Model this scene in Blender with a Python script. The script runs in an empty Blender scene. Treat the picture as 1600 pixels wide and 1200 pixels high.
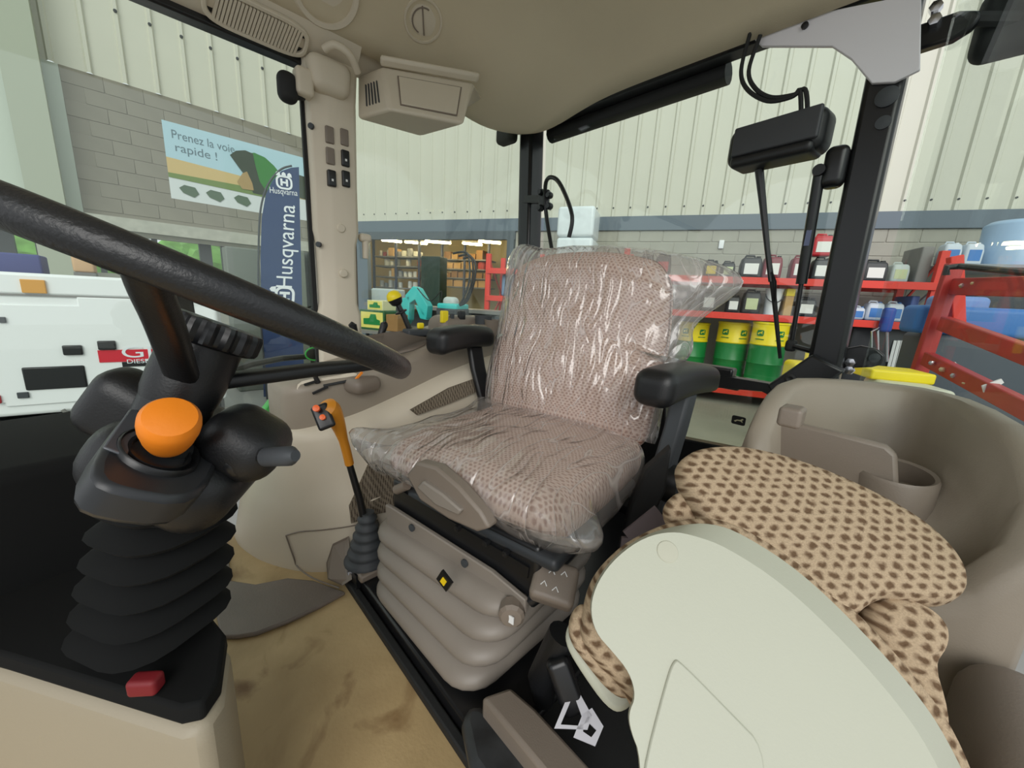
import bpy, bmesh, math, random
from mathutils import Vector as V, Matrix, noise
random.seed(7)
C = bpy.context.scene.collection
sc = bpy.context.scene

# ------------------------------------------------------------------ camera
# cab frame: X = tractor's left, Y = tractor's rear, Z up, cab floor at z=0
FPX = 600.0
CAM = V((0, 0, .85))
_y, _p, _r = math.radians(45), math.radians(12.5), math.radians(3.2)
FW = V((-math.sin(_y)*math.cos(_p), math.cos(_y)*math.cos(_p), -math.sin(_p)))
_rt = V((math.cos(_y), math.sin(_y), 0)); _up = _rt.cross(FW)
RT = _rt*math.cos(_r) + _up*math.sin(_r)
UP = _up*math.cos(_r) - _rt*math.sin(_r)
cd = bpy.data.cameras.new('camera'); cam = bpy.data.objects.new('camera', cd); C.objects.link(cam)
cd.sensor_fit = 'HORIZONTAL'; cd.sensor_width = 36; cd.lens = 36*FPX/1600; cd.clip_start = .02; cd.clip_end = 200
M = Matrix((RT, UP, -FW)).transposed().to_4x4(); M.translation = CAM
cam.matrix_world = M
sc.camera = cam
# measuring helpers: a photo point plus a known plane gives a place in the cab
def ray(px, py): return FW + RT*((px-800)/FPX) + UP*((600-py)/FPX)
def PX(px, py, x): d = ray(px, py); return CAM + d*((x-CAM.x)/d.x)
def PY(px, py, y): d = ray(px, py); return CAM + d*((y-CAM.y)/d.y)
def PZ(px, py, z): d = ray(px, py); return CAM + d*((z-CAM.z)/d.z)
def PD(px, py, dep): return CAM + ray(px, py)*dep
def PP(px, py, p0, n): d = ray(px, py); return CAM + d*((V(p0)-CAM).dot(n)/d.dot(n))

# ------------------------------------------------------------------ light
w = bpy.data.worlds.new('world'); sc.world = w; w.use_nodes = True
nt = w.node_tree; bg = nt.nodes['Background']
bg.inputs['Color'].default_value = (.93, .97, 1, 1); bg.inputs['Strength'].default_value = .9
sd = bpy.data.lights.new('daylight', 'SUN'); so = bpy.data.objects.new('daylight', sd); C.objects.link(so)
sd.energy = 1.7; sd.angle = math.radians(40); sd.color = (1, .98, .94)
so.rotation_euler = V((-.62, .62, -.50)).to_track_quat('-Z', 'Y').to_euler()
sc.view_settings.view_transform = 'Standard'; sc.view_settings.look = 'None'
sc.view_settings.exposure = 0; sc.view_settings.gamma = 1; sc.view_settings.use_curve_mapping = False

# ------------------------------------------------------------------ materials
def lin(c):
    return tuple(((x/255)/12.92 if x/255 <= .04045 else ((x/255+.055)/1.055)**2.4) for x in c) + (1,)
MATS = {}
def mat(name, col, rough=.5, metal=0, var=0, vscale=8, bump=0, bscale=60, spec=.5, emit=None, est=1, coat=0):
    if name in MATS: return MATS[name]
    m = bpy.data.materials.new(name); m.use_nodes = True; n = m.node_tree.nodes; l = m.node_tree.links
    b = n['Principled BSDF']; b.inputs['Base Color'].default_value = lin(col)
    b.inputs['Roughness'].default_value = rough; b.inputs['Metallic'].default_value = metal
    b.inputs['Specular IOR Level'].default_value = spec
    if coat: b.inputs['Coat Weight'].default_value = coat
    if emit: b.inputs['Emission Color'].default_value = lin(emit); b.inputs['Emission Strength'].default_value = est
    if var or bump:
        tc = n.new('ShaderNodeTexCoord')
    if var:
        t = n.new('ShaderNodeTexNoise'); t.inputs['Scale'].default_value = vscale; t.inputs['Detail'].default_value = 4
        l.new(tc.outputs['Object'], t.inputs['Vector'])
        r = n.new('ShaderNodeValToRGB'); cs = lin(col)
        r.color_ramp.elements[0].position = .3; r.color_ramp.elements[1].position = .7
        r.color_ramp.elements[0].color = tuple(x*(1-var) for x in cs[:3])+(1,)
        r.color_ramp.elements[1].color = tuple(min(1, x*(1+var)) for x in cs[:3])+(1,)
        l.new(t.outputs['Fac'], r.inputs[0]); l.new(r.outputs[0], b.inputs['Base Color'])
    if bump:
        t2 = n.new('ShaderNodeTexNoise'); t2.inputs['Scale'].default_value = bscale; t2.inputs['Detail'].default_value = 3
        l.new(tc.outputs['Object'], t2.inputs['Vector'])
        bp = n.new('ShaderNodeBump'); bp.inputs['Strength'].default_value = bump; bp.inputs['Distance'].default_value = .002
        l.new(t2.outputs['Fac'], bp.inputs['Height']); l.new(bp.outputs[0], b.inputs['Normal'])
    MATS[name] = m; return m

def fabric(name, c1, c2, s, rough=.9, dist=.45):
    """woven seat cloth: staggered dark tufts on a lighter ground, laid out on the cloth itself"""
    m = bpy.data.materials.new(name); m.use_nodes = True; n = m.node_tree.nodes; l = m.node_tree.links
    b = n['Principled BSDF']; b.inputs['Roughness'].default_value = rough; b.inputs['Specular IOR Level'].default_value = .2
    a = n.new('ShaderNodeAttribute'); a.attribute_name = 'pat'
    nz = n.new('ShaderNodeTexNoise'); nz.inputs['Scale'].default_value = 1.6/s; l.new(a.outputs['Vector'], nz.inputs['Vector'])
    sub = n.new('ShaderNodeVectorMath'); sub.operation = 'SUBTRACT'; sub.inputs[1].default_value = (.5, .5, .5); l.new(nz.outputs['Color'], sub.inputs[0])
    scl = n.new('ShaderNodeVectorMath'); scl.operation = 'SCALE'; scl.inputs['Scale'].default_value = s*dist; l.new(sub.outputs[0], scl.inputs[0])
    add = n.new('ShaderNodeVectorMath'); l.new(a.outputs['Vector'], add.inputs[0]); l.new(scl.outputs[0], add.inputs[1])
    sp = n.new('ShaderNodeSeparateXYZ'); l.new(add.outputs[0], sp.inputs[0])
    def mth(op, x, y=None):
        k = n.new('ShaderNodeMath'); k.operation = op
        for i, q in enumerate((x, y)):
            if q is None: continue
            if isinstance(q, (int, float)): k.inputs[i].default_value = q
            else: l.new(q, k.inputs[i])
        return k.outputs[0]
    v = mth('DIVIDE', sp.outputs[1], s*.62); u = mth('DIVIDE', sp.outputs[0], s)
    row = mth('FLOOR', v); off = mth('MULTIPLY', mth('FLOORED_MODULO', row, 2), .5)
    fu = mth('SUBTRACT', mth('FRACT', mth('ADD', u, off)), .5); fv = mth('SUBTRACT', mth('FRACT', v), .5)
    d = mth('SQRT', mth('ADD', mth('MULTIPLY', mth('MULTIPLY', fu, fu), 1.0), mth('MULTIPLY', mth('MULTIPLY', fv, fv), .75)))
    r = n.new('ShaderNodeValToRGB'); r.color_ramp.elements[0].position = .17; r.color_ramp.elements[1].position = .40
    r.color_ramp.elements[0].color = lin(c2); r.color_ramp.elements[1].color = lin(c1); l.new(d, r.inputs[0])
    f = n.new('ShaderNodeTexNoise'); f.inputs['Scale'].default_value = 9/s; l.new(a.outputs['Vector'], f.inputs['Vector'])
    mx = n.new('ShaderNodeMix'); mx.data_type = 'RGBA'; mx.blend_type = 'MULTIPLY'; mx.inputs[0].default_value = .45
    l.new(r.outputs[0], mx.inputs[6]); l.new(f.outputs['Fac'], mx.inputs[7]); l.new(mx.outputs[2], b.inputs['Base Color'])
    hh = mth('ADD', mth('MINIMUM', d, .4), mth('MULTIPLY', f.outputs['Fac'], .35))
    bp = n.new('ShaderNodeBump'); bp.inputs['Strength'].default_value = .7; bp.inputs['Distance'].default_value = .004
    l.new(hh, bp.inputs['Height']); l.new(bp.outputs[0], b.inputs['Normal'])
    MATS[name] = m; return m

def schlick(n, l, f0, nrm=None):
    """reflectance of a thin sheet, the same from both of its sides"""
    g = n.new('ShaderNodeNewGeometry'); d = n.new('ShaderNodeVectorMath'); d.operation = 'DOT_PRODUCT'
    l.new(nrm if nrm is not None else g.outputs['Normal'], d.inputs[0]); l.new(g.outputs['Incoming'], d.inputs[1])
    def mth(op, x, y=None):
        k = n.new('ShaderNodeMath'); k.operation = op
        for i, q in enumerate((x, y)):
            if q is None: continue
            if isinstance(q, (int, float)): k.inputs[i].default_value = q
            else: l.new(q, k.inputs[i])
        return k.outputs[0]
    a = mth('ABSOLUTE', d.outputs['Value']); p = mth('POWER', mth('SUBTRACT', 1, a), 5)
    return mth('ADD', f0, mth('MULTIPLY', p, 1-f0))

def glass(name, tint, ior=1.45, rough=0.0):
    m = bpy.data.materials.new(name); m.use_nodes = True; n = m.node_tree.nodes; l = m.node_tree.links
    n.remove(n['Principled BSDF']); o = n['Material Output']
    t = n.new('ShaderNodeBsdfTransparent'); t.inputs[0].default_value = tint+(1,)
    g = n.new('ShaderNodeBsdfGlossy'); g.inputs['Roughness'].default_value = rough
    mx = n.new('ShaderNodeMixShader'); l.new(schlick(n, l, .045), mx.inputs[0]); l.new(t.outputs[0], mx.inputs[1]); l.new(g.outputs[0], mx.inputs[2])
    l.new(mx.outputs[0], o.inputs[0]); MATS[name] = m; return m

def film(name, milk, wr=28, tone=(.85, .87, .88)):
    """thin crinkled polythene: clear, a little milky, with sharp creased reflections"""
    m = bpy.data.materials.new(name); m.use_nodes = True; n = m.node_tree.nodes; l = m.node_tree.links
    n.remove(n['Principled BSDF']); o = n['Material Output']
    a = n.new('ShaderNodeAttribute'); a.attribute_name = 'pat'
    mp = n.new('ShaderNodeMapping'); mp.inputs['Rotation'].default_value = (0, 0, .75); mp.inputs['Scale'].default_value = (1, .22, 1)
    l.new(a.outputs['Vector'], mp.inputs[0])
    nz = n.new('ShaderNodeTexNoise'); nz.inputs['Scale'].default_value = wr; nz.inputs['Detail'].default_value = 1; nz.inputs['Distortion'].default_value = .5
    l.new(mp.outputs[0], nz.inputs['Vector'])
    nm = n.new('ShaderNodeMath'); nm.operation = 'SUBTRACT'; nm.inputs[1].default_value = .5; l.new(nz.outputs['Fac'], nm.inputs[0])
    ab = n.new('ShaderNodeMath'); ab.operation = 'ABSOLUTE'; l.new(nm.outputs[0], ab.inputs[0])
    bp = n.new('ShaderNodeBump'); bp.inputs['Strength'].default_value = 1; bp.inputs['Distance'].default_value = .03
    l.new(ab.outputs[0], bp.inputs['Height'])
    t = n.new('ShaderNodeBsdfTransparent'); t.inputs[0].default_value = (.97, .97, .97, 1)
    df = n.new('ShaderNodeBsdfDiffuse'); df.inputs[0].default_value = tone+(1,); l.new(bp.outputs[0], df.inputs['Normal'])
    tr = n.new('ShaderNodeBsdfTranslucent'); tr.inputs[0].default_value = tone+(1,)
    dd = n.new('ShaderNodeMixShader'); dd.inputs[0].default_value = .5; l.new(df.outputs[0], dd.inputs[1]); l.new(tr.outputs[0], dd.inputs[2])
    # creases are milkier; their white lines also paint in streaks of highlight
    rp = n.new('ShaderNodeValToRGB'); rp.color_ramp.elements[0].position = 0; rp.color_ramp.elements[0].color = (milk+.42,)*3+(1,)
    rp.color_ramp.elements[1].position = .013; rp.color_ramp.elements[1].color = (milk,)*3+(1,); l.new(ab.outputs[0], rp.inputs[0])
    m1 = n.new('ShaderNodeMixShader'); l.new(rp.outputs[0], m1.inputs[0]); l.new(t.outputs[0], m1.inputs[1]); l.new(dd.outputs[0], m1.inputs[2])
    g = n.new('ShaderNodeBsdfGlossy'); g.inputs['Roughness'].default_value = .12; l.new(bp.outputs[0], g.inputs['Normal'])
    m2 = n.new('ShaderNodeMixShader'); l.new(schlick(n, l, .10, bp.outputs[0]), m2.inputs[0]); l.new(m1.outputs[0], m2.inputs[1]); l.new(g.outputs[0], m2.inputs[2])
    l.new(m2.outputs[0], o.inputs[0]); MATS[name] = m; return m

BLK = mat('black_plastic', (23, 24, 26), .42, bump=.15, bscale=400)
BLKS = mat('black_satin_paint', (24, 25, 27), .3)
BLKR = mat('black_rubber', (26, 27, 28), .7, bump=.2, bscale=300)
CHAR = mat('charcoal_rubber', (62, 66, 70), .6)
BEI = mat('beige_plastic', (212, 202, 183), .5, var=.03, vscale=3, bump=.12, bscale=500)
LINER = mat('headliner_vinyl', (204, 192, 166), .7, var=.04, vscale=3, bump=.15, bscale=350)
CONS = mat('console_grey_beige', (146, 136, 122), .45, var=.03, vscale=4, bump=.12, bscale=450)
TAUPE = mat('taupe_plastic', (128, 117, 106), .45, var=.05, vscale=4, bump=.15, bscale=400)
BOOT = mat('boot_rubber_taupe', (137, 129, 120), .45, var=.04, vscale=5)
SHELL = mat('pale_seat_shell', (188, 190, 173), .5, var=.015, vscale=5, bump=.08, bscale=300)
ORNG = mat('orange_knob', (248, 140, 30), .45, bump=.08, bscale=200)
OAMB = mat('amber_handle', (214, 140, 40), .38)
CHROME = mat('zinc_metal', (215, 216, 222), .25, 1)
STEEL = mat('bright_steel', (226, 226, 234), .32, .25)
WHT = mat('white_paint', (236, 238, 238), .4)
RED = mat('red_rack_paint', (226, 60, 44), .45)
REDD = mat('dull_red_paint', (178, 52, 48), .4, var=.08)
YEL = mat('yellow_paint', (246, 222, 30), .4)
GRN = mat('green_paint', (28, 128, 62), .35)
BLUEG = mat('blue_grey_steel', (102, 114, 124), .55)
GLASS = glass('window_glass', (.93, .97, .94))

# ------------------------------------------------------------------ mesh helpers
def frame(z, x=None):
    z = V(z).normalized()
    if x is None: x = V((1, 0, 0)) if abs(z.x) < .9 else V((0, 1, 0))
    y = z.cross(V(x)).normalized(); x = y.cross(z).normalized()
    return Matrix((x, y, z)).transposed()
def rz(a): return Matrix.Rotation(a, 3, 'Z')

class MB:
    def __init__(s): s.v = []; s.f = []; s.pat = []
    def add(s, vs, fs, pat=None):
        o = len(s.v); s.v += [V(p) for p in vs]; s.f += [tuple(i+o for i in q) for q in fs]
        s.pat += list(pat) if pat else [V(p) for p in vs]; return s
    def box(s, c, d, R=None):
        c = V(c); hx, hy, hz = d[0]/2, d[1]/2, d[2]/2
        vs = [V((x, y, z)) for x in (-hx, hx) for y in (-hy, hy) for z in (-hz, hz)]
        if R: vs = [R @ p for p in vs]
        return s.add([c+p for p in vs], [(0,1,3,2),(4,6,7,5),(0,4,5,1),(2,3,7,6),(0,2,6,4),(1,5,7,3)])
    def bar(s, a, b, wd, h, up=(0,0,1)):
        a, b = V(a), V(b); d = b-a; z = d.normalized(); x = V(up).cross(z)
        if x.length < 1e-4: x = V((1,0,0))
        x.normalize(); y = z.cross(x)
        return s.box((a+b)/2, (wd, h, d.length), Matrix((x, y, z)).transposed())
    def rbox(s, c, d, r, R=None, m=4, fn=None, fr=(1,.62,.28,0)):
        h = [x/2 for x in d]; ax = []
        for i in range(3):
            rr = min(r, h[i]); inn = h[i]-rr
            vals = [-(inn+rr*q) for q in fr]
            k = m if isinstance(m, int) else m[i]
            if inn > 1e-6: vals += [-inn+2*inn*j/k for j in range(1, k)]
            vals += [inn+rr*q for q in reversed(fr)] if inn > 1e-6 else [rr*q for q in reversed(fr[:-1])]
            ax.append(vals)
        idx = {}; vs = []; fs = []; pt = []
        N = [len(a)-1 for a in ax]
        def get(i, j, k):
            if (i,j,k) in idx: return idx[i,j,k]
            p = V((ax[0][i], ax[1][j], ax[2][k])); q = V([max(-(h[t]-min(r,h[t])), min(h[t]-min(r,h[t]), p[t])) for t in range(3)])
            e = p-q
            if e.length > 1e-9:
                e.normalize(); e = V([e[t]*min(r, h[t]) for t in range(3)])
            p = q+e; pt.append(p.copy())
            if fn: p = V(fn(p))
            if R: p = R @ p
            vs.append(V(c)+p); idx[i,j,k] = len(vs)-1; return idx[i,j,k]
        for a in range(3):
            b, e = (a+1)%3, (a+2)%3
            for side in (0, N[a]):
                for i in range(N[b]):
                    for j in range(N[e]):
                        q = []
                        for di, dj in ((0,0),(1,0),(1,1),(0,1)):
                            t = [0,0,0]; t[a] = side; t[b] = i+di; t[e] = j+dj; q.append(get(*t))
                        fs.append(tuple(q) if side else tuple(reversed(q)))
        return s.add(vs, fs, pt)
    def tube(s, pts, r, n=10, cap=True, sx=1, sy=1):
        pts = [V(p) for p in pts]; rs = r if isinstance(r, (list, tuple)) else [r]*len(pts)
        t0 = (pts[1]-pts[0]).normalized(); x = t0.orthogonal().normalized(); rings = []
        for i, p in enumerate(pts):
            t = (pts[min(i+1, len(pts)-1)]-pts[max(i-1, 0)]).normalized()
            x = (x-t*x.dot(t)).normalized(); y = t.cross(x)
            rings.append([p+(x*math.cos(2*math.pi*k/n)*sx+y*math.sin(2*math.pi*k/n)*sy)*rs[i] for k in range(n)])
        return s.loft(rings, cap)
    def loft(s, rings, cap=True, closed=False, wrap=True):
        n = len(rings[0]); vs = [p for q in rings for p in q]; fs = []
        m = len(rings)
        for i in range(m if closed else m-1):
            for k in range(n if wrap else n-1):
                a, b = i*n+k, i*n+(k+1)%n; c, d = ((i+1)%m)*n+(k+1)%n, ((i+1)%m)*n+k
                fs.append((a, b, c, d))
        if cap and not closed: fs += [tuple(reversed(range(n))), tuple(range((m-1)*n, m*n))]
        return s.add(vs, fs)
    def lathe(s, prof, o, ax=(0,0,1), n=24, cap=True, x=None):
        R = frame(ax, x); o = V(o)
        return s.loft([[o+R @ V((r*math.cos(2*math.pi*k/n), r*math.sin(2*math.pi*k/n), h)) for k in range(n)] for r, h in prof], cap)
    def prism(s, poly, off):
        poly = [V(p) for p in poly]; off = V(off); n = len(poly)
        nn = V((0,0,0))
        for i in range(n): nn += (poly[i]-poly[0]).cross(poly[(i+1)%n]-poly[0])
        if nn.dot(off) > 0: poly.reverse()
        return s.add(poly+[p+off for p in poly], [tuple(range(n)), tuple(reversed(range(n, 2*n)))]+[(i, i+n, (i+1)%n+n, (i+1)%n) for i in range(n)])
    def ring(s, outer, inner, off):
        n = len(outer); off = V(off)
        rs = [[V(p) for p in outer], [V(p)+off for p in outer], [V(p)+off for p in inner], [V(p) for p in inner]]
        return s.loft(rs, closed=True)

def rrect(cx, cy, hx, hy, r, n=5):
    out = []
    for qx, qy, a0 in ((1,1,0),(-1,1,90),(-1,-1,180),(1,-1,270)):
        for k in range(n+1):
            a = math.radians(a0+90*k/n); out.append((cx+qx*(hx-r)+r*math.cos(a), cy+qy*(hy-r)+r*math.sin(a)))
    return out
def smooth_poly(pts, it=2, closed=True):
    pts = [V(p) for p in pts]
    for _ in range(it):
        q = []; n = len(pts)
        for i in range(n if closed else n-1):
            a, b = pts[i], pts[(i+1)%n]; q += [a*.75+b*.25, a*.25+b*.75]
        if not closed: q = [pts[0]]+q+[pts[-1]]
        pts = q
    return pts
def spline(pts, n=8):
    pts = [V(p) for p in pts]; P = [pts[0]]+pts+[pts[-1]]; out = []
    for i in range(1, len(P)-2):
        for k in range(n):
            t = k/n; a, b, c, d = P[i-1], P[i], P[i+1], P[i+2]
            out.append(.5*((2*b)+(c-a)*t+(2*a-5*b+4*c-d)*t*t+(3*b-a-3*c+d)*t**3))
    return out+[pts[-1]]

def build(name, mb, m, parent=None, bevel=0, sub=0, ang=40, seg=2, solid=0, pat=False, smooth=True, fix=True):
    me = bpy.data.meshes.new(name); me.from_pydata([tuple(p) for p in mb.v], [], mb.f)
    if fix:
        bm = bmesh.new(); bm.from_mesh(me); bmesh.ops.recalc_face_normals(bm, faces=bm.faces); bm.to_mesh(me); bm.free()
    if pat:
        at = me.attributes.new('pat', 'FLOAT_VECTOR', 'POINT')
        at.data.foreach_set('vector', [x for p in mb.pat for x in p])
    me.materials.append(m if not isinstance(m, str) else MATS[m])
    if smooth:
        me.polygons.foreach_set('use_smooth', [True]*len(me.polygons)); me.set_sharp_from_angle(angle=math.radians(ang))
    o = bpy.data.objects.new(name, me); C.objects.link(o)
    if solid:
        k = o.modifiers.new('solid', 'SOLIDIFY'); k.thickness = solid; k.offset = -1
    if bevel:
        k = o.modifiers.new('bevel', 'BEVEL'); k.width = bevel; k.segments = seg; k.limit_method = 'ANGLE'; k.angle_limit = math.radians(35)
    if sub:
        k = o.modifiers.new('sub', 'SUBSURF'); k.levels = sub; k.render_levels = sub
    if parent is not None: attach(o, parent)
    return o
def wm(o):
    m = Matrix.LocRotScale(o.location, o.rotation_euler, o.scale)
    return m if o.parent is None else wm(o.parent) @ o.matrix_parent_inverse @ m
def attach(o, p): o.parent = p; o.matrix_parent_inverse = wm(p).inverted()
def tag(o, label, cat, group=None):
    o['label'] = label; o['category'] = cat
    if group: o['group'] = group
    return o
def struct(o): o['kind'] = 'structure'; return o
def thing(name, label, cat, loc, group=None):
    o = bpy.data.objects.new(name, None); C.objects.link(o); o.location = loc; o.empty_display_size = .05
    return tag(o, label, cat, group)
def text(name, s, p, xd, yd, size, m, parent=None, width=None, ext=.0006, align='LEFT'):
    cu = bpy.data.curves.new(name, 'FONT'); cu.body = s; cu.size = 1; cu.align_x = align
    tmp = bpy.data.objects.new('tmp', cu); C.objects.link(tmp)
    bpy.context.view_layer.update()
    me = bpy.data.meshes.new_from_object(tmp.evaluated_get(bpy.context.evaluated_depsgraph_get()))
    bpy.data.objects.remove(tmp); bpy.data.curves.remove(cu)
    xs = [q.co.x for q in me.vertices]; ys = [q.co.y for q in me.vertices]
    sx = size if not width else width/(max(xs)-min(xs))
    xd, yd = V(xd).normalized(), V(yd).normalized(); z = xd.cross(yd)
    bm = bmesh.new(); bm.from_mesh(me)
    for q in bm.verts: q.co = V(p)+xd*(q.co.x*sx)+yd*(q.co.y*size)
    if ext:
        r = bmesh.ops.extrude_face_region(bm, geom=bm.faces[:])
        for q in r['geom']:
            if isinstance(q, bmesh.types.BMVert): q.co += z*ext
    bmesh.ops.recalc_face_normals(bm, faces=bm.faces); bm.to_mesh(me); bm.free()
    me.materials.clear(); me.materials.append(m)
    o = bpy.data.objects.new(name, me); C.objects.link(o)
    if parent is not None: attach(o, parent)
    return o
def quick(name, mb, m, label, cat, group=None, **k): return tag(build(name, mb, m, None, **k), label, cat, group)
# ================================================================== THE CAB SHELL
GROUND = -.75
# ---- floor with worn tan mat
def floor_mat():
    m = mat('tan_floor_mat', (168, 144, 102), .5, bump=.25, bscale=120)
    n = m.node_tree.nodes; l = m.node_tree.links; b = n['Principled BSDF']
    tc = n.new('ShaderNodeTexCoord'); cols = []
    prev = None
    for sc_, lo, hi, c1, c2 in ((3.2, .40, .62, (214,188,142), (190,164,120)), (7, .56, .72, (255,255,255), (150,118,76)), (2.3, .5, .75, (255,255,255), (205,200,190))):
        t = n.new('ShaderNodeTexNoise'); t.inputs['Scale'].default_value = sc_; t.inputs['Detail'].default_value = 5; t.inputs['Distortion'].default_value = .6
        l.new(tc.outputs['Object'], t.inputs['Vector'])
        r = n.new('ShaderNodeValToRGB'); r.color_ramp.elements[0].position = lo; r.color_ramp.elements[1].position = hi
        r.color_ramp.elements[0].color = lin(c1); r.color_ramp.elements[1].color = lin(c2); l.new(t.outputs['Fac'], r.inputs[0])
        if prev is None: prev = r.outputs[0]
        else:
            mx = n.new('ShaderNodeMix'); mx.data_type = 'RGBA'; mx.blend_type = 'MULTIPLY'; mx.inputs[0].default_value = .85
            l.new(prev, mx.inputs[6]); l.new(r.outputs[0], mx.inputs[7]); prev = mx.outputs[2]
    l.new(prev, b.inputs['Base Color']); return m
mb = MB().box((-.62, -.2, -.03), (1.75, 1.36, .06))
struct(build('floor', mb, floor_mat()))
mb = MB().box((-.62, 1.0, -.03), (1.75, 1.03, .06))
fl2 = struct(build('floor_rear', mb, BLKS))

# ---- headliner: one vaulted liner that bends down to the rails
XR, YB = -1.385, 1.33
def liner_z(x, y):
    ex = (x-XR)/.30; ey = (YB-y)/.34
    e = -math.log(math.exp(-3*ex)+math.exp(-3*ey))/3
    z = 1.59+.30*(1-math.exp(-max(e, 0)*1.25))
    # fuller roll along the rear right corner
    z -= .10*math.exp(-(((x+1.22)/.20)**2+((y-1.12)/.24)**2))
    return z
mb = MB(); NX, NY = 48, 52
rows = []
for j in range(NY+1):
    y = -.9+(YB+.9)*j/NY
    rows.append([V((XR+(.34-XR)*(i/NX), y, liner_z(XR+(.34-XR)*(i/NX), y))) for i in range(NX+1)])
mb.loft(rows, cap=False, wrap=False)
ceiling = struct(build('ceiling', mb, LINER, solid=-.03, fix=False))
# roof skin above (keeps the daylight out of the liner)
struct(build('roof', MB().rbox((-.6, .2, 1.98), (2.1, 2.6, .14), .06, m=1), GRN))
def liner_n(x, y):
    e = .01
    return V((-(liner_z(x+e, y)-liner_z(x-e, y))/(2*e), -(liner_z(x, y+e)-liner_z(x, y-e))/(2*e), 1)).normalized()*-1
def on_liner(px, py):
    d = ray(px, py); t = .2
    for _ in range(4000):
        p = CAM+d*t
        if p.z >= liner_z(p.x, p.y): return p
        t += .0008
    return p
# round roof speakers/vents
def roof_round(px, py, r, label, ringed):
    p = on_liner(px, py); n = liner_n(p.x, p.y); p = p+n*(-.006)
    t = thing('roof_vent', label, 'vent', p)
    build('rim', MB().lathe([(r*.86, 0), (r*.88, .012), (r*.97, .012), (r, 0)], p, n, 40, cap=False), BEI, t)
    build('disc', MB().lathe([(r*.86, -.002), (r*.86, .006), (r*.5, .009), (.002, .009)], p, n, 40), BEI, t)
    if ringed:
        R = frame(n)
        build('flap_seam', MB().tube([p+n*.010+R @ V((r*.55*math.cos(a), r*.55*math.sin(a), 0)) for a in [k*.2 for k in range(17)]], .0022, 6), TAUPE, t)
        build('flap_seam', MB().tube([p+n*.010+R @ V((r*.5*q, r*.35*q, 0)) for q in (-1, -.3, .3, 1)], .0022, 6), TAUPE, t)
roof_round(661, 32, .062, 'round beige air vent set in the headliner above the beige module box', True)
p = on_liner(508, -18)
t = thing('roof_speaker', 'round beige speaker surround in the headliner above the louvred grille', 'speaker', p)
n_ = liner_n(p.x, p.y); pp = p-n_*.004
build('rim', MB().lathe([(.074, 0), (.076, .014), (.088, .016), (.096, .004), (.098, 0)], pp, n_, 44, cap=False), BEI, t)
build('disc', MB().lathe([(.075, -.01), (.075, .003), (.04, .006), (.002, .006)], pp, n_, 44), BEI, t)

# ---- right roof rail: black door header, beige trim strip with the louvred grille
def railpt(px, py, x): return PX(px, py, x)
struct(build('trim_1', MB().bar((-1.485, -.9, 1.545), (-1.485, .50, 1.545), .05, .05), BLKS, bevel=.006))
A0, A1 = V((-1.475, -.9, 1.535)), V((-1.475, .62, 1.535)); B0, B1 = V((-1.375, -.9, 1.60)), V((-1.375, .62, 1.60))
nrm = (A1-A0).cross(B0-A0).normalized()
if nrm.z > 0: nrm = -nrm
mb = MB(); rr = []
for q in range(9):
    t_ = q/8; bul = .014*math.sin(math.pi*t_)
    rr.append([A0.lerp(B0, t_)+nrm*bul, A1.lerp(B1, t_)+nrm*bul])
bk2 = [[p-nrm*.02 for p in q] for q in reversed(rr)]
mb.loft(rr+bk2, cap=False, closed=True, wrap=False)
struct(build('trim_2', mb, BEI))
E0, E1 = V((-1.475, .60, 1.55)), V((-1.325, 1.36, 1.60)); G0, G1 = V((-1.375, .60, 1.615)), V((-1.26, 1.36, 1.66))
struct(build('trim_11', MB().loft([[E0, E1], [G0, G1], [G0+V((-.02, 0, .03)), G1+V((-.02, 0, .03))], [E0+V((-.03, 0, .03)), E1+V((-.03, 0, .03))]], cap=False, closed=True, wrap=False), BEI))
# louvre grille: slots run across the strip
mid0 = A0.lerp(B0, .5)
def strip(yv, tv): return V((0, yv, 0))+V((A0.x+(B0.x-A0.x)*tv, 0, A0.z+(B0.z-A0.z)*tv))
g0 = PP(330, 18, A0, nrm).y; g1 = PP(462, 75, A0, nrm).y
gr = thing('air_louvre', 'long beige louvred air grille along the roof rail above the door glass', 'vent', strip(g0, .5))
mb = MB(); outer = []; inner = []
for q in rrect((g0+g1)/2, .5, abs(g1-g0)/2+.018, .36, .06, 6): outer.append(strip(q[0], q[1])+nrm*.012)
ox = []; 
def ell(sy, sv): return [strip((g0+g1)/2+(abs(g1-g0)/2+.018)*sy*math.cos(a), .5+.40*sv*math.sin(a)) for a in [2*math.pi*k/40 for k in range(40)]]
def sq(a, e): return math.copysign(abs(a)**e, a)
def sup(sy, sv): return [strip((g0+g1)/2+(abs(g1-g0)/2+.018)*sy*sq(math.cos(a), .45), .5+.38*sv*sq(math.sin(a), .6)) for a in [2*math.pi*k/48 for k in range(48)]]
build('bezel', MB().ring([q+nrm*.008 for q in sup(1.06, 1.08)], [q+nrm*.008 for q in sup(.96, .82)], nrm*.014), BEI, gr, bevel=.003)
build('cavity', MB().prism([q+nrm*.010 for q in sup(.98, .9)], nrm*.003), BLK, gr)
NS = 24
for k in range(NS):
    y = g0+(g1-g0)*(k+.5)/NS
    build('slat', MB().bar(strip(y-.004, .2)+nrm*.018, strip(y+.006, .8)+nrm*.018, .006, .010, nrm), BEI, gr)

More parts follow.
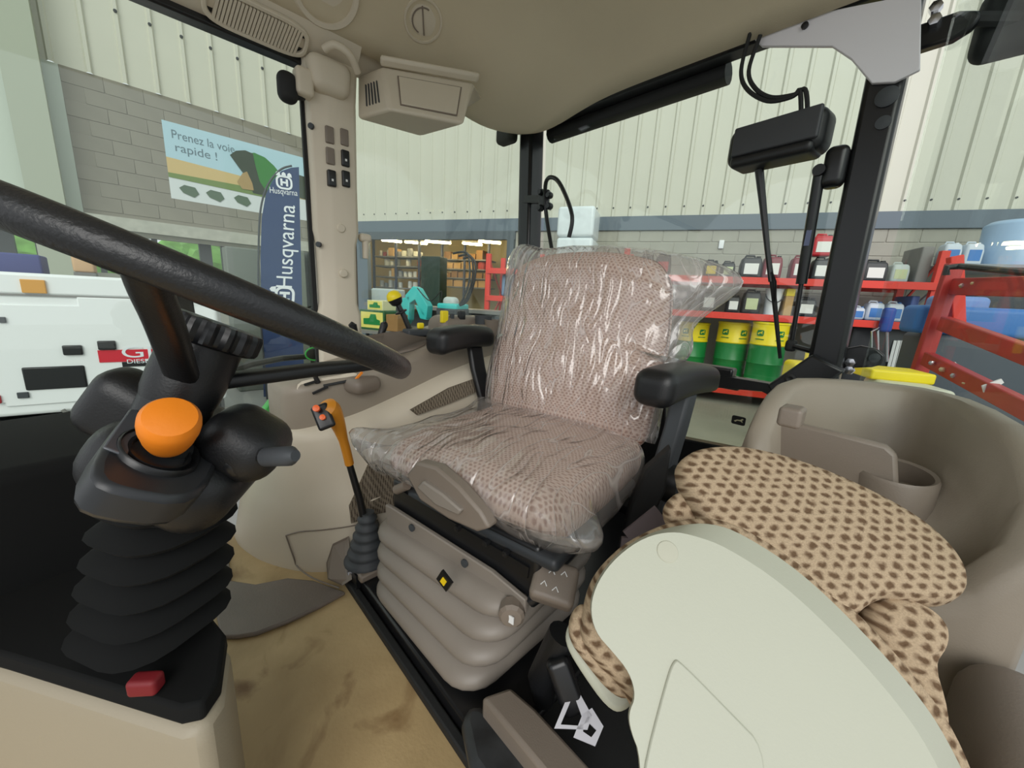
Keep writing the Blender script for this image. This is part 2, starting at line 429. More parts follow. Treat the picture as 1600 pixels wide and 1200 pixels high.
# ---- beige B-post on the far side
post = thing('door_post', 'beige trimmed cab post carrying switches between door glass and side window', 'post', (-1.46, .54, .6))
zs = [(1.56, .082, .0), (1.45, .074, .0), (1.2, .070, 0), (1.04, .070, 0), (1.0, .062, .006), (.9, .060, .006), (.8, .060, .006), (.76, .070, .0), (.55, .072, 0)]
rings = []
for z, hw, dx in zs:
    yc = .545
    prof = [(-1.50, -hw), (-1.452-dx, -hw), (-1.44-dx, -hw+.006), (-1.425-dx, -hw*.35), (-1.421-dx, -hw*.2), (-1.421-dx, hw*.85), (-1.43-dx, hw), (-1.50, hw)]
    rings.append([V((x, yc+y, z)) for x, y in prof])
build('post_trim', MB().loft(rings), BEI, post, bevel=.003)
# switch bank 2x3: three blanks, three rockers
XS = -1.421
sw = [((527, 210), 0), ((541, 215), 0), ((528, 246), 0), ((540, 249), 1), ((519, 279), 1), ((540, 281), 1)]
sw = [((515, 211), 0), ((538, 215), 0), ((516, 244), 0), ((539, 248), 1), ((518, 279), 1), ((540, 280), 1)]
for (px, py), on in sw:
    c = PX(px, py, XS)
    o = build('rocker_switch' if on else 'blanking_plate', MB().rbox(c, (.012 if not on else .018, .026, .05), .004, m=1), BLKS if on else TAUPE, post)
    if on:
        build('symbol', MB().box(c+V((.0095, .0, -.006)), (.001, .006, .007)), WHT, o)
for px, py, r, m_ in ((532, 357, .0145, BEI), (536, 427, .0145, BEI)):
    c = PX(px, py, XS-.004); build('screw_cap', MB().lathe([(r, -.004), (r, .006), (r*.8, .009), (.001, .0095)], c, (1, 0, 0), 24), m_, post)
for px, py in ((486, 197), (498, 382)):
    c = PX(px, py, -1.438); build('screw', MB().lathe([(.009, -.004), (.009, .004), (.001, .005)], c, (.6, -.8, 0), 16), CHAR, post)
# moulded cap and hook at the top of the post
cp = PX(518, 118, -1.40)
build('post_cap', MB().rbox(cp+V((-.02, 0, .0)), (.07, .125, .10), .03, m=2, fn=lambda p: (p.x, p.y*(1-.10*(-p.z/.05)), p.z)), BEI, post)
hk = PX(538, 98, -1.36)
build('coat_hook', MB().tube(spline([hk+V((-.02, -.05, .022)), hk+V((.012, -.03, .03)), hk+V((.018, .01, .018)), hk+V((-.01, .045, -.005))], 6), .011, 10), BEI, post)
bk = PX(474, 130, -1.43)
build('latch_block', MB().rbox(bk, (.05, .05, .075), .012, m=1), BEI, post)
hd = thing('door_latch', 'black rubber door latch knob beside the beige latch block', 'latch', PX(448, 140, -1.44))
c = PX(449, 137, -1.44)
build('knob', MB().rbox(c, (.05, .055, .085), .024, m=1), BLKR, hd)
build('lever', MB().tube([c+V((0, 0, -.02)), PX(474, 150, -1.445)], .012, 10), BLKR, hd)

# ---- beige module box under the rear right corner of the roof
q = [PD(552, 150, 1.42)]
bx = thing('roof_module', 'beige plastic module box with side slots and blank front lid under the headliner', 'module', PD(640, 160, 1.42))
dep = {'l': 1.30, 'r': 1.38}
TL, TR_, BL_, BR_ = PD(597, 103, 1.22), PD(740, 128, 1.34), PD(608, 172, 1.18), PD(726, 195, 1.30)
bk_ = V((-.06, .10, .0))
FT = [TL, TR_, BR_, BL_]
SL = [PD(558, 118, 1.31), PD(558, 186, 1.28)]
mb = MB()
top_b = [TL, TR_, TR_+bk_*1.0, SL[0]]; bot_b = [BL_, BR_, PD(655, 214, 1.38), SL[1]]
mb.loft([top_b, bot_b])
box_ = build('housing', mb, BEI, bx, bevel=.012, seg=3)
fn_ = (TR_-TL).cross(BL_-TL).normalized()
if fn_.dot(CAM-TL) < 0: fn_ = -fn_
def fq(u, v_): return TL.lerp(TR_, u).lerp(BL_.lerp(BR_, u), v_)
build('lid', MB().prism([fq(.16, .2), fq(.86, .2), fq(.86, .82), fq(.16, .82)], fn_*.004), BEI, bx, bevel=.0015)
build('lid_seam', MB().ring([fq(.145, .175), fq(.875, .175), fq(.875, .845), fq(.145, .845)], [fq(.16, .2), fq(.86, .2), fq(.86, .82), fq(.16, .82)], fn_*.0012), TAUPE, bx)
build('lip', MB().prism([fq(-.02, -.06), fq(1.05, -.06), fq(1.05, .04), fq(-.02, .04)], fn_*.03), BEI, bx, bevel=.008)
sn = (BL_-TL).cross(SL[0]-TL).normalized()
if sn.dot(CAM-TL) < 0: sn = -sn
for k in range(5):
    u = .25+.1*k; a = TL.lerp(SL[0], u); b = BL_.lerp(SL[1], u)
    build('slot', MB().bar(a.lerp(b, .3)+sn*.001, a.lerp(b, .78)+sn*.001, .003, .005, sn), CHAR, bx)

# ---- rear frame: two black posts, header, gusset
def postbar(name, b, t, wx, wy, label=None):
    mb = MB(); mb.loft([[V((p.x+sx*wx/2, p.y+sy*wy/2, p.z)) for sx, sy in ((-1,-1),(1,-1),(1,1),(-1,1))] for p in (V(b), V(t))])
    return build(name, mb, BLKS, bevel=.012, seg=2)
pr = struct(postbar('trim_3', (-1.275, 1.38, .3), (-1.345, 1.38, 1.62), .075, .09))
pl = struct(postbar('trim_4', (-.136, 1.385, .3), (-.156, 1.385, 1.70), .076, .075))
mb = MB().bar((-1.36, 1.38, 1.615), (-.08, 1.38, 1.625), .07, .055)
struct(build('trim_5', mb, BLKS, bevel=.012))
# a rubber-black second rail behind the header, carrying the open window's hinge rail
struct(build('trim_6', MB().tube([(-1.28, 1.44, 1.575), (-.55, 1.44, 1.585)], .034, 12), BLKR))
quick('corner_bracket', MB().rbox(PY(792, 212, 1.30), (.10, .06, .07), .02, m=1), BLKR, 'black rubber corner bracket at the head of the far rear post', 'bracket')
GUS = mat('grey_gusset_paint', (226, 224, 230), .35)
gp = [(1178, 60), (1290, 18), (1440, -12), (1438, 108), (1398, 128), (1362, 130), (1330, 92), (1300, 72), (1190, 72)]
quick('gusset_plate', MB().prism([PY(x, y, 1.335) for x, y in gp], (0, .012, 0)), GUS, 'light grey steel gusset plate at the head of the near rear post', 'plate', bevel=.002)
for (x, y), nm in (((1258, 41), 'a'),):
    quick('gusset_bolt', MB().lathe([(.008, 0), (.008, -.006), (.001, -.008)], PY(x, y, 1.335), (0, 1, 0), 12), BLK, 'small black bolt head in the grey gusset plate', 'bolt')
quick('post_bolt', MB().lathe([(.022, 0), (.022, .006), (.012, .010), (.001, .011)], PY(1386, 152, 1.348), (0, -1, 0), 24), CHAR, 'round dark bolt head near the top of the near rear post', 'bolt', 'post bolts')
quick('post_bolt', MB().lathe([(.015, 0), (.015, .004), (.001, .006)], PY(1380, 192, 1.348), (0, -1, 0), 24), CHAR, 'smaller dark plug below the bolt head on the near rear post', 'bolt', 'post bolts')
# work-lamp brackets beyond the post
wl = thing('work_lamp_bracket', 'black work lamp bracket with bolts beyond the head of the near rear post', 'bracket', PY(1470, 50, 1.45))
build('arm', MB().prism([PY(x, y, 1.42) for x, y in smooth_poly([(1440, 40, 0), (1500, 18, 0), (1540, 20, 0), (1530, 42, 0), (1490, 62, 0), (1440, 78, 0)], 2) and [(1428, 40), (1500, 15), (1530, 14), (1534, 24), (1522, 40), (1490, 60), (1428, 80)]], (0, .03, 0)), BLKS, wl, bevel=.006)
for x, y in ((1462, 16), (1460, 36)):
    build('bolt', MB().lathe([(.012, 0), (.012, -.02), (.001, -.022)], PY(x, y, 1.42), (0, 1, 0), 6), CHROME, wl)
quick('work_lamp', MB().rbox(PY(1590, 30, 1.5), (.13, .06, .15), .03, m=1).tube([PY(1590, 30, 1.48), PY(1518, 30, 1.44)], .014, 8), BLKR, 'black work lamp housing hanging outside the near quarter glass', 'lamp')

# ---- glazing
def pane(name, pts, th=.005):
    pts = [V(p) for p in pts]; n = (pts[1]-pts[0]).cross(pts[2]-pts[0]).normalized()
    return struct(build(name, MB().prism(pts, n*th), GLASS, smooth=False))
pane('window_1', [(-1.49, -.9, .18), (-1.49, .47, .18), (-1.49, .47, 1.53), (-1.49, -.9, 1.53)])
pane('window_2', [(-1.485, .61, .5), (-1.31, 1.34, .5), (-1.36, 1.34, 1.6), (-1.485, .61, 1.58)])
pane('window_3', [(-1.235, 1.42, .64), (-.165, 1.42, .64), (-.165, 1.42, 1.60), (-1.29, 1.42, 1.60)])
pane('window_4', [(-.06, 1.41, .62), (.34, .55, .62), (.34, .55, 1.72), (-.06, 1.41, 1.72)])
# black seal along door glass beside the post
struct(build('trim_7', MB().bar((-1.48, .475, .18), (-1.48, .468, 1.53), .014, .014, (1, 0, 0)), BLKR))
struct(build('trim_8', MB().tube([(-1.48, .62, .6), (-1.48, .62, 1.56)], .008, 8), TAUPE))

# ---- rear lower panel with its small lower window
ypan = 1.34
def R2(px, py): return PY(px, py, ypan)
win_o = [R2(*q) for q in ((1040, 596), (1120, 606), (1190, 612), (1212, 624), (1206, 650), (1190, 694), (1150, 702), (1040, 680))]
zt = .645; zb = 0.0
out_o = [V((win_o[0].x-.25, ypan, zt)), V((win_o[1].x, ypan, zt)), V((win_o[2].x, ypan, zt)), V((-.10, ypan, zt)), V((-.10, ypan, win_o[4].z)), V((-.10, ypan, zb)), V((win_o[6].x, ypan, zb)), V((win_o[7].x-.25, ypan, zb))]
wr = struct(build('wall_rear', MB().ring(out_o, win_o, (0, .04, 0)), BLKS, bevel=.004))
struct(build('wall_rear_far', MB().box((-1.18, ypan+.02, .32), (.44, .04, .65)), BLKS))
LOWG = glass('lower_window_glass', (.90, .93, .82))
wlow = struct(build('window_5', MB().prism([p+V((0, .02, 0)) for p in win_o], (0, .004, 0)), LOWG, smooth=False))
c = PY(1154, 657, ypan+.018)
build('maker_badge', MB().prism([c+V((a*.020, 0, b*.014)) for a, b in rrect(0, 0, 1, 1, .35)], (0, -.001, 0)), BLK, wlow)
build('badge_deer', MB().prism([c+V((a*.016, -.0012, b*.010)) for a, b in ((-.8,-.3),(-.3,.2),(.3,.3),(.6,.8),(.9,.6),(.6,.2),(.8,-.5),(.4,-.1),(-.2,-.1),(-.5,-.6))], (0, -.0006, 0)), mat('badge_sand', (190, 184, 150), .5), wlow)
# sill and raked brace up to the post
struct(build('trim_9', MB().bar((-1.25, 1.37, .655), (-.36, 1.37, .655), .05, .03), BLKS, bevel=.006))
struct(build('trim_10', MB().bar((-1.25, 1.46, .60), (-.36, 1.46, .60), .03, .03), BLKS, bevel=.006))
quick('raked_brace', MB().prism([PY(x, y, 1.30) for x, y in ((1198, 602), (1268, 554), (1320, 580), (1240, 640), (1215, 690), (1200, 680), (1212, 628))], (0, .05, 0)), BLKS, 'black raked brace joining the lower window frame to the near rear post', 'brace', bevel=.006)
quick('brace_grommet', MB().lathe([(.014, 0), (.014, -.006), (.008, -.008), (.001, -.004)], PY(1235, 592, 1.30), (0, 1, 0), 20), BLKR, 'round black grommet in the raked brace', 'grommet')

# ---- wiper motor, cables, wiper, gas strut
wmo = thing('wiper_motor', 'black rear wiper motor housing with two hanging cables', 'motor', PY(1215, 210, 1.36))
yw = 1.33
a_, b_, c_, d_ = PY(1135, 205, yw), PY(1302, 168, yw), PY(1292, 238, yw), PY(1140, 252, yw)
cc = (a_+b_+c_+d_)/4; wd = ((b_-a_).length+(c_-d_).length)/2; ht = ((a_-d_).length+(b_-c_).length)/2
ang = math.atan2((b_-a_).z+(c_-d_).z, (b_-a_).x+(c_-d_).x)
Rm = Matrix.Rotation(-ang, 3, 'Y')
Rm = Matrix.Rotation(-ang*.15, 3, 'Y') @ Matrix.Rotation(math.radians(-9), 3, 'Z')
build('housing', MB().rbox(cc+V((0, .03, 0)), (wd*1.0, .10, ht*1.12), .03, Rm, m=2), BLK, wmo)
build('cover_panel', MB().rbox(cc+V((0, -.022, .008)), (wd*.88, .014, ht*.80), .006, Rm, m=1), mat('dark_cover', (58, 60, 64), .5), wmo)
build('lower_lip', MB().rbox(cc+V((0, .02, -ht*.44)), (wd*.86, .09, .035), .015, Rm, m=1), BLK, wmo)
for pts in ([(1172, 52), (1158, 110), (1168, 140), (1200, 158), (1236, 152), (1258, 140), (1262, 185)], [(1188, 55), (1170, 110), (1180, 138), (1205, 152), (1240, 148), (1250, 142), (1252, 190)]):
    build('cable', MB().tube(spline([PY(x, y, 1.32) for x, y in pts], 6), .0055, 8), BLKR, wmo)
wp = build('wiper_arm', MB().tube([PY(1186, 264, 1.38), PY(1192, 320, 1.40), PY(1204, 440, 1.41)], [.012, .010, .006], 8), BLKS, wmo)
build('blade', MB().tube([PY(1200, 390, 1.412), PY(1210, 470, 1.412), PY(1219, 560, 1.412)], [.006, .007, .005], 8), BLKR, wp)
build('blade_bridge', MB().tube([PY(1206, 425, 1.40), PY(1212, 440, 1.40), PY(1212, 470, 1.40)], .003, 6), BLKS, wp)
gs = thing('gas_strut', 'black gas strut with slim rod beside the near rear post', 'strut', PY(1236, 545, 1.38))
s0, s1 = PY(1281, 268, 1.34), PY(1236, 540, 1.38)
build('cylinder', MB().tube([s0, s0.lerp(s1, .62)], .0135, 14), BLKS, gs)
build('rod', MB().tube([s0.lerp(s1, .6), s1], .006, 10), BLKS, gs)
build('lower_joint', MB().rbox(s1, (.028, .026, .034), .009, m=1), BLKR, gs)
build('upper_joint', MB().lathe([(.014, -.02), (.016, 0), (.014, .02)], s0, (0, 1, 0), 14), BLKS, gs)
SB = PY(1305, 262, 1.35)
build('mount', MB().rbox(SB, (.05, .05, .10), .018, m=1), BLKS, gs)
build('print', MB().box(s0.lerp(s1, .36)+V((.0, -.0145, 0)), (.012, .001, .04)), mat('strut_print', (92, 100, 130), .5), gs)
quick('window_latch_rod', MB().tube([PY(1240, 541, 1.37), PY(1270, 549, 1.37)], .008, 8), BLKS, 'short black rod at the foot of the gas strut', 'rod')
# grab handle on the far rear post
gh = thing('grab_handle', 'thin black bent grab handle clamped to the far rear post', 'handle', PY(845, 310, 1.33))
build('rod', MB().tube(spline([PY(862, 388, 1.33), PY(853, 330, 1.33), PY(853, 285, 1.30), PY(866, 278, 1.29), PY(880, 297, 1.29), PY(894, 338, 1.29), PY(889, 371, 1.29)], 6), .0085, 8), BLKS, gh)
for px, py in ((845, 300), (858, 305), (858, 322), (844, 325)):
    build('clamp_bolt', MB().lathe([(.013, -.012), (.015, 0), (.010, .012)], PY(px, py, 1.315), (0, -1, 0), 10), BLKS, gh)
build('clamp', MB().rbox(PY(850, 312, 1.33), (.055, .02, .075), .008, m=1), BLKS, gh)
build('clamp_arm', MB().bar(PY(850, 312, 1.335), PY(822, 312, 1.345), .03, .03), BLKS, gh)
# hinge plate outside the near post foot
hp = thing('hinge_plate', 'black pivoting hinge plate with bright bolts outside the near rear post foot', 'hinge', PY(1350, 560, 1.45))
build('plate', MB().prism([PY(x, y, 1.415) for x, y in ((1306, 547), (1345, 540), (1370, 545), (1383, 556), (1378, 570), (1362, 574), (1306, 576))], (0, .02, 0)), BLKS, hp, bevel=.004)
build('pivot', MB().lathe([(.012, 0), (.012, -.01), (.001, -.012)], PY(1367, 559, 1.416), (0, 1, 0), 12), CHAR, hp)
for x, y in ((1330, 566), (1328, 578)):
    build('bolt', MB().lathe([(.012, 0), (.012, -.016), (.001, -.018)], PY(x, y, 1.417), (.1, 1, 0), 6), CHROME, hp)
# sprayer fitting on the inside of the far side window
sp = thing('window_pivot', 'cream plastic pivot handle hanging beside the beige post', 'handle', PX(571, 390, -1.46))
build('head', MB().rbox(PX(570, 372, -1.45), (.03, .045, .03), .012, m=1), BEI, sp)
build('grip', MB().tube([PX(571, 376, -1.45), PX(571, 404, -1.45)], [.013, .010], 10), BEI, sp)
# ================================================================== CAB FITTINGS
from mathutils.bvhtree import BVHTree
def hit(o, px, py):
    me = o.data; bv = BVHTree.FromPolygons([q.co for q in me.vertices], [tuple(p.vertices) for p in me.polygons])
    d = ray(px, py).normalized(); r = bv.ray_cast(CAM, d)
    if r[0] is None: return PD(px, py, 1.1), V((0, 0, 1))
    n = r[1] if r[1].dot(d) < 0 else -r[1]
    return r[0], n
def pad(poly, n, th, rd, bulge=0, u=None):
    """cushion slab: outline on a plane, rounded rim, slightly domed top"""
    poly = [V(p) for p in poly]; n = V(n).normalized(); c = sum(poly, V((0,0,0)))/len(poly)
    R = frame(n, u); R0 = max((p-c).length for p in poly); mb = MB()
    def ring(ins, h):
        return [c+(p-c)*(1-min(ins/max((p-c).length, 1e-4), .95))+n*h for p in poly]
    rings = [ring(rd, -th), ring(rd*.3, -th+rd*.3), ring(0, -th+rd), ring(0, -rd), ring(rd*.12, -rd*.5), ring(rd*.4, -rd*.15), ring(rd, 0)]
    for k in (.75, .5, .25, .03):
        rings.append([c+(p-c)*(1-rd/max((p-c).length, 1e-4))*k+n*(bulge*(1-k*k)) for p in poly])
    mb.loft(rings)
    mb.pat = [V((R.col[0].dot(p), R.col[1].dot(p)+n.dot(p)*.6, 0)) for p in mb.v]
    return mb

# ---- right-hand fender moulding (beige)
ST = [  # outer front -> round the corner -> rearwards;  (top, ridge, low, base)
 ((-1.47,.36,.44), (-1.475,.335,.40), (-1.485,.20,.14), (-1.48,.17,-.0)),
 ((-1.38,.30,.44), (-1.38,.29,.40), (-1.40,.20,.15), (-1.40,.175,-.0)),
 ((-1.27,.28,.44), (-1.26,.275,.40), (-1.27,.225,.16), (-1.28,.21,-.0)),
 ((-1.195,.31,.44), (-1.175,.305,.40), (-1.16,.285,.17), (-1.16,.28,-.0)),
 ((-1.17,.37,.45), (-1.135,.37,.41), (-1.10,.36,.19), (-1.09,.36,-.0)),
 ((-1.15,.47,.47), (-1.095,.48,.425), (-1.05,.47,.22), (-1.04,.46,-.0)),
 ((-1.13,.62,.52), (-1.07,.62,.47), (-1.03,.62,.25), (-1.02,.62,-.0)),
 ((-1.11,.82,.58), (-1.065,.82,.535), (-1.02,.82,.25), (-1.02,.82,-.0)),
 ((-1.10,1.02,.62), (-1.06,1.02,.595), (-1.02,1.02,.25), (-1.02,1.02,-.0)),
 ((-1.08,1.3,.62), (-1.06,1.3,.60), (-1.02,1.3,.25), (-1.02,1.3,-.0))]
cols = []
for st in ST:
    a, b, c, d = [V(q) for q in st]
    cols.append([V((a.x-.05, a.y+.03, a.z+.02)), a, a.lerp(b, .5)+V((.012, -.004, .006)), b, b.lerp(c, .2)-V((.0, 0, 0)), b.lerp(c, .5)+V((-.012, .012, 0)), b.lerp(c, .8)+V((-.004, .004, 0)), c, c.lerp(d, .5), d])
fine = []
for k in range(len(cols[0])):
    fine.append(spline([q[k] for q in cols], 6))
mb = MB().loft(fine, cap=False, wrap=False)
fender = thing('fender_moulding', 'beige moulded fender panel running from the cab floor up to the right-hand console', 'panel', (-1.2, .4, 0))
fb = build('shell', mb, BEI, fender, ang=80)
# ---- console body on top
CS = [(.285, -1.38, -1.24, .42, .545), (.295, -1.41, -1.215, .41, .565), (.33, -1.435, -1.185, .40, .578), (.42, -1.425, -1.165, .40, .592), (.6, -1.425, -1.14, .42, .632),
      (.78, -1.425, -1.135, .48, .69), (.92, -1.40, -1.13, .53, .735), (1.1, -1.355, -1.13, .55, .75), (1.3, -1.305, -1.13, .55, .75)]
rings = []
for y, x0, x1, z0, z1 in CS:
    rings.append([V((a, y, b)) for a, b in rrect((x0+x1)/2, (z0+z1)/2, (x1-x0)/2, (z1-z0)/2, min(.03, (z1-z0)/2.2), 5)])
fr_ = []
for k in range(len(rings[0])): fr_.append(spline([r[k] for r in rings], 5))
rings = [[fr_[k][i] for k in range(len(fr_))] for i in range(len(fr_[0]))]
cons = thing('side_console', 'grey-beige control console along the far side of the driver seat', 'console', (-1.27, .7, .42))
cb = build('body', MB().loft(rings), CONS, cons, ang=60)
bpy.context.view_layer.update()
def slotbar(px0, py0, px1, py1, m_, wd=.008, name='slot', par=cons, lift=.009):
    a, n = hit(cb, px0, py0); b, n2 = hit(cb, px1, py1)
    build(name, MB().bar(a+n*lift, b+n*lift, wd, .004, n), m_, par, bevel=.0012)
top0 = [hit(cb, x, y)[0] for x, y in ((462, 607), (475, 597), (520, 592), (560, 583), (552, 600), (520, 612), (490, 622), (470, 620))]
build('top_plate', MB().prism([p+V((0, 0, .002)) for p in smooth_poly(top0, 1)], (0, 0, .005)), BEI, cons)
slotbar(476, 604, 495, 598, BLK); slotbar(488, 614, 512, 603, BLK); slotbar(505, 604, 545, 596, BLK)
# quadrant plate carrying the small levers
qp = [hit(cb, x, y)[0] for x, y in ((548, 540), (580, 528), (640, 520), (672, 530), (660, 545), (600, 560), (560, 566))]
build('quadrant_plate', MB().prism([p+V((0, 0, .003)) for p in smooth_poly(qp, 1)], (0, 0, .008)), TAUPE, cons)
# rear raised switch pod
c = PX(712, 500, -1.30)
pod = build('switch_pod', MB().rbox(c+V((.02, .02, -.03)), (.13, .28, .10), .04, m=2), TAUPE, cons)
for px, py, m_ in ((694, 495, YEL), (721, 495, BLKS)):
    cc = PX(px, py, -1.235); build('rocker', MB().rbox(cc, (.018, .030, .046), .005, m=1), m_, cons)
cc = PX(706, 498, -1.235); build('rocker', MB().rbox(cc, (.012, .018, .04), .004, m=1), CHAR, cons)
# cup at the end of the console
c = PX(775, 512, -1.14)
build('cup', MB().lathe([(.040, -.06), (.046, .02), (.048, .03), (.042, .03), (.036, -.05), (.001, -.05)], c, (0, 0, 1), 28), TAUPE, cons)
c = PX(755, 505, -1.2)
build('cup', MB().lathe([(.030, -.06), (.034, .03), (.030, .03), (.026, -.05), (.001, -.05)], c, (0, 0, 1), 24), CHAR, cons)
# hooded throttle pod with orange mark
c, n = hit(cb, 566, 600)
hdp = build('throttle_hood', MB().rbox(c+n*.004, (.075, .10, .05), .022, Matrix.Rotation(.3, 3, 'Z'), m=2), TAUPE, cons)
c2 = PD(560, 588, (c-CAM).dot(FW)-.035); build('throttle_mark', MB().bar(c2+V((0, -.012, -.012)), c2+V((0, .012, .012)), .006, .006), ORNG, cons)
# slit lever in the plate
c, n = hit(cb, 497, 598)
build('slit_lever', MB().tube([c, c+V((0, -.01, .03))], [.008, .006], 8), BLK, cons)

# ---- levers standing on the console
def lever(name, label, base, knob, kr, m_knob, sh=.006, parts=True):
    t = thing(name, label, 'lever', base)
    build('shaft', MB().tube([base, base.lerp(knob, .5)+V((0, .004, 0)), knob], [sh, sh, sh*.9], 8), BLKS, t)
    return t
b0 = PX(642, 520, -1.27); k0 = PX(617, 467, -1.29)
t = lever('hydraulic_lever', 'upright black lever with a yellow-topped ball knob on the console', b0, k0, .02, YEL, .010)
ax = (k0-b0).normalized()
build('knob_top', MB().lathe([(.026, 0), (.0265, .008), (.022, .02), (.012, .028), (.001, .030)], k0, ax, 24), YEL, t)
build('knob_base', MB().lathe([(.012, -.024), (.020, -.018), (.026, 0), (.024, .001)], k0, ax, 24), BLK, t)
build('collar', MB().lathe([(.012, -.055), (.022, -.052), (.022, -.047), (.012, -.044)], k0, ax, 20), BLK, t)
c = PX(660, 514, -1.24)
build('gate', MB().rbox(c+V((0, -.02, -.012)), (.05, .10, .025), .008, m=1), CHAR, t)
build('gate_tab', MB().rbox(PX(657, 509, -1.235), (.014, .026, .022), .006, m=1), YEL, t)
for (bx0, by0), (kx, ky), x, lb in (((568, 552), (550, 512), -1.33, 'short black lever nearer the beige post on the console'), ((588, 550), (597, 512), -1.27, 'black paddle-topped lever beside the quadrant plate on the console')):
    b0 = hit(cb, bx0, by0)[0]-V((0, 0, .014)); k0 = PX(kx, ky, b0.x)
    t = lever('console_lever', lb, b0, k0, .01, BLK, .007)
    d = (k0-b0).normalized()
    build('grip', MB().tube([b0.lerp(k0, .45), b0.lerp(k0, .7), k0+d*.012+V((0, .006, 0)), k0+d*.018+V((0, .012, 0))], [.008, .012, .014, .008], 10), BLK, t)
lk = thing('lever_stop', 'small zinc lever stop with wire bracket on the quadrant plate', 'bracket', PX(606, 535, -1.25))
build('block', MB().box(PX(603, 541, -1.25), (.02, .05, .016)), CHROME, lk, bevel=.002)
build('wire', MB().tube([PX(596, 532, -1.25), PX(612, 526, -1.25), PX(614, 540, -1.25)], .0025, 6), CHROME, lk)

# cloth-covered grille inset on the fender and lower hatch
TWEED = fabric('tweed_grille_cloth', (150, 138, 120), (84, 74, 64), .008)
def patch(name, pts, m_, par, surf, th=.004, pat=False):
    P = [hit(surf, x, y) for x, y in pts]; n = sum([q[1] for q in P], V((0,0,0))).normalized()
    mb = MB().prism([q[0]-n*.004 for q in P], n*(th+.004))
    return build(name, mb, m_, par, pat=pat)
patch('cloth_inset', [(548, 815), (545, 790), (575, 725), (590, 718), (640, 740), (640, 790), (590, 800)], TWEED, fender, fb, th=.014, pat=True)
patch('speaker_mesh', [(640, 640), (700, 606), (745, 590), (752, 600), (742, 612), (700, 630), (650, 648)], TWEED, fender, fb, th=.016, pat=True)
hp_ = [hit(fb, x, y)[0]+hit(fb, x, y)[1]*.003 for x, y in ((448, 836), (470, 830), (500, 828), (545, 822), (590, 812))]
build('seam', MB().tube(spline(hp_, 4), .0022, 6), TAUPE, fender)
hp_ = [hit(fb, x, y)[0]+hit(fb, x, y)[1]*.003 for x, y in ((448, 836), (460, 870), (466, 885), (490, 905), (530, 920))]
build('seam', MB().tube(spline(hp_, 4), .0022, 6), TAUPE, fender)
patch('recess', [(510, 880), (520, 850), (545, 838), (550, 905), (535, 915), (512, 905)], TAUPE, fender, fb, th=.002)
# dark kick mat where the fender meets the floor
km = [(345, 1000), (330, 985), (300, 900), (362, 912), (400, 918), (450, 908), (490, 912), (540, 930), (500, 952), (450, 976), (400, 995), (370, 1000)]
mb = MB(); lo = [PZ(x, y, .001) for x, y in km]
lo[2] = V((-1.49, .15, .001)); lo[1] = V((-1.3, .08, .001))
mb.prism(lo, (0, 0, .012))
quick('kick_mat', mb, mat('brown_kick_mat', (126, 116, 108), .45, var=.12, vscale=6, bump=.3, bscale=200), 'dark brown rubber mat curving round the foot of the beige fender', 'mat', bevel=.004)

BLKD = mat('dead_black_rubber', (15, 16, 16), .85, spec=.25)
# ---- steering wheel
wc = V((-.545, .078, .83)); wn = V((0, .42, .907)).normalized(); e1 = V((1, 0, 0)); e2 = wn.cross(e1)
e2 = V((0, .907, -.42)).normalized()
sw_ = thing('steering_wheel', 'black three-spoke steering wheel with fluted centre knob', 'steering wheel', wc-wn*.12)
RW = .205
mb = MB(); rings = []
for k in range(72):
    a = 2*math.pi*k/72; d = e1*math.cos(a)+e2*math.sin(a); p = wc+d*RW
    rr = .0140+(.0012*math.sin(k*math.pi/3) if False else 0)
    rings.append([p+(d*math.cos(b)+wn*math.sin(b))*rr for b in [2*math.pi*j/18 for j in range(18)]])
mb.loft(rings, closed=True)
GRIP = mat('wheel_grip', (34, 35, 37), .36, bump=.28, bscale=330)
build('rim', mb, GRIP, sw_)
hubc = wc-wn*.092
build('hub', MB().lathe([(.033, -.032), (.036, -.02), (.037, .0), (.037, .018), (.037, .03), (.037, .042), (.001, .043)], hubc, wn, 36), BLK, sw_)
for a in (-21, 96, 186):
    a = math.radians(a); d = e1*math.cos(a)+e2*math.sin(a); s = wn.cross(d)
    pts = spline([hubc+d*.03+wn*.004, hubc+d*.075+wn*.026, hubc+d*.13+wn*.053, wc+d*(RW-.03)-wn*.019, wc+d*RW-wn*.004], 4)
    rg = []
    for i, p in enumerate(pts):
        tt = (pts[min(i+1, len(pts)-1)]-pts[max(i-1, 0)]).normalized(); nn = tt.cross(s).normalized(); f_ = i/(len(pts)-1); w_ = .0155-.003*f_; h_ = .009
        rg.append([p+s*(w_*sq(math.cos(b), .7))+nn*(h_*sq(math.sin(b), .7)) for b in [2*math.pi*j/14 for j in range(14)]])
    build('spoke', MB().loft(rg), BLK, sw_)
kc = wc-wn*.047
mb = MB(); rg = []
for r, h in ((.044, -.006), (.049, -.004), (.051, 0), (.051, .016), (.049, .021), (.044, .022), (.001, .022)):
    rg.append([kc+(e1*math.cos(a)+e2*math.sin(a))*(r-(.0036 if (j % 4 in (0, 1)) and r > .048 else 0))+wn*h for j in range(72) for a in [2*math.pi*j/72]])
mb.loft(rg)
build('tilt_knob', mb, BLKS, sw_, ang=30)

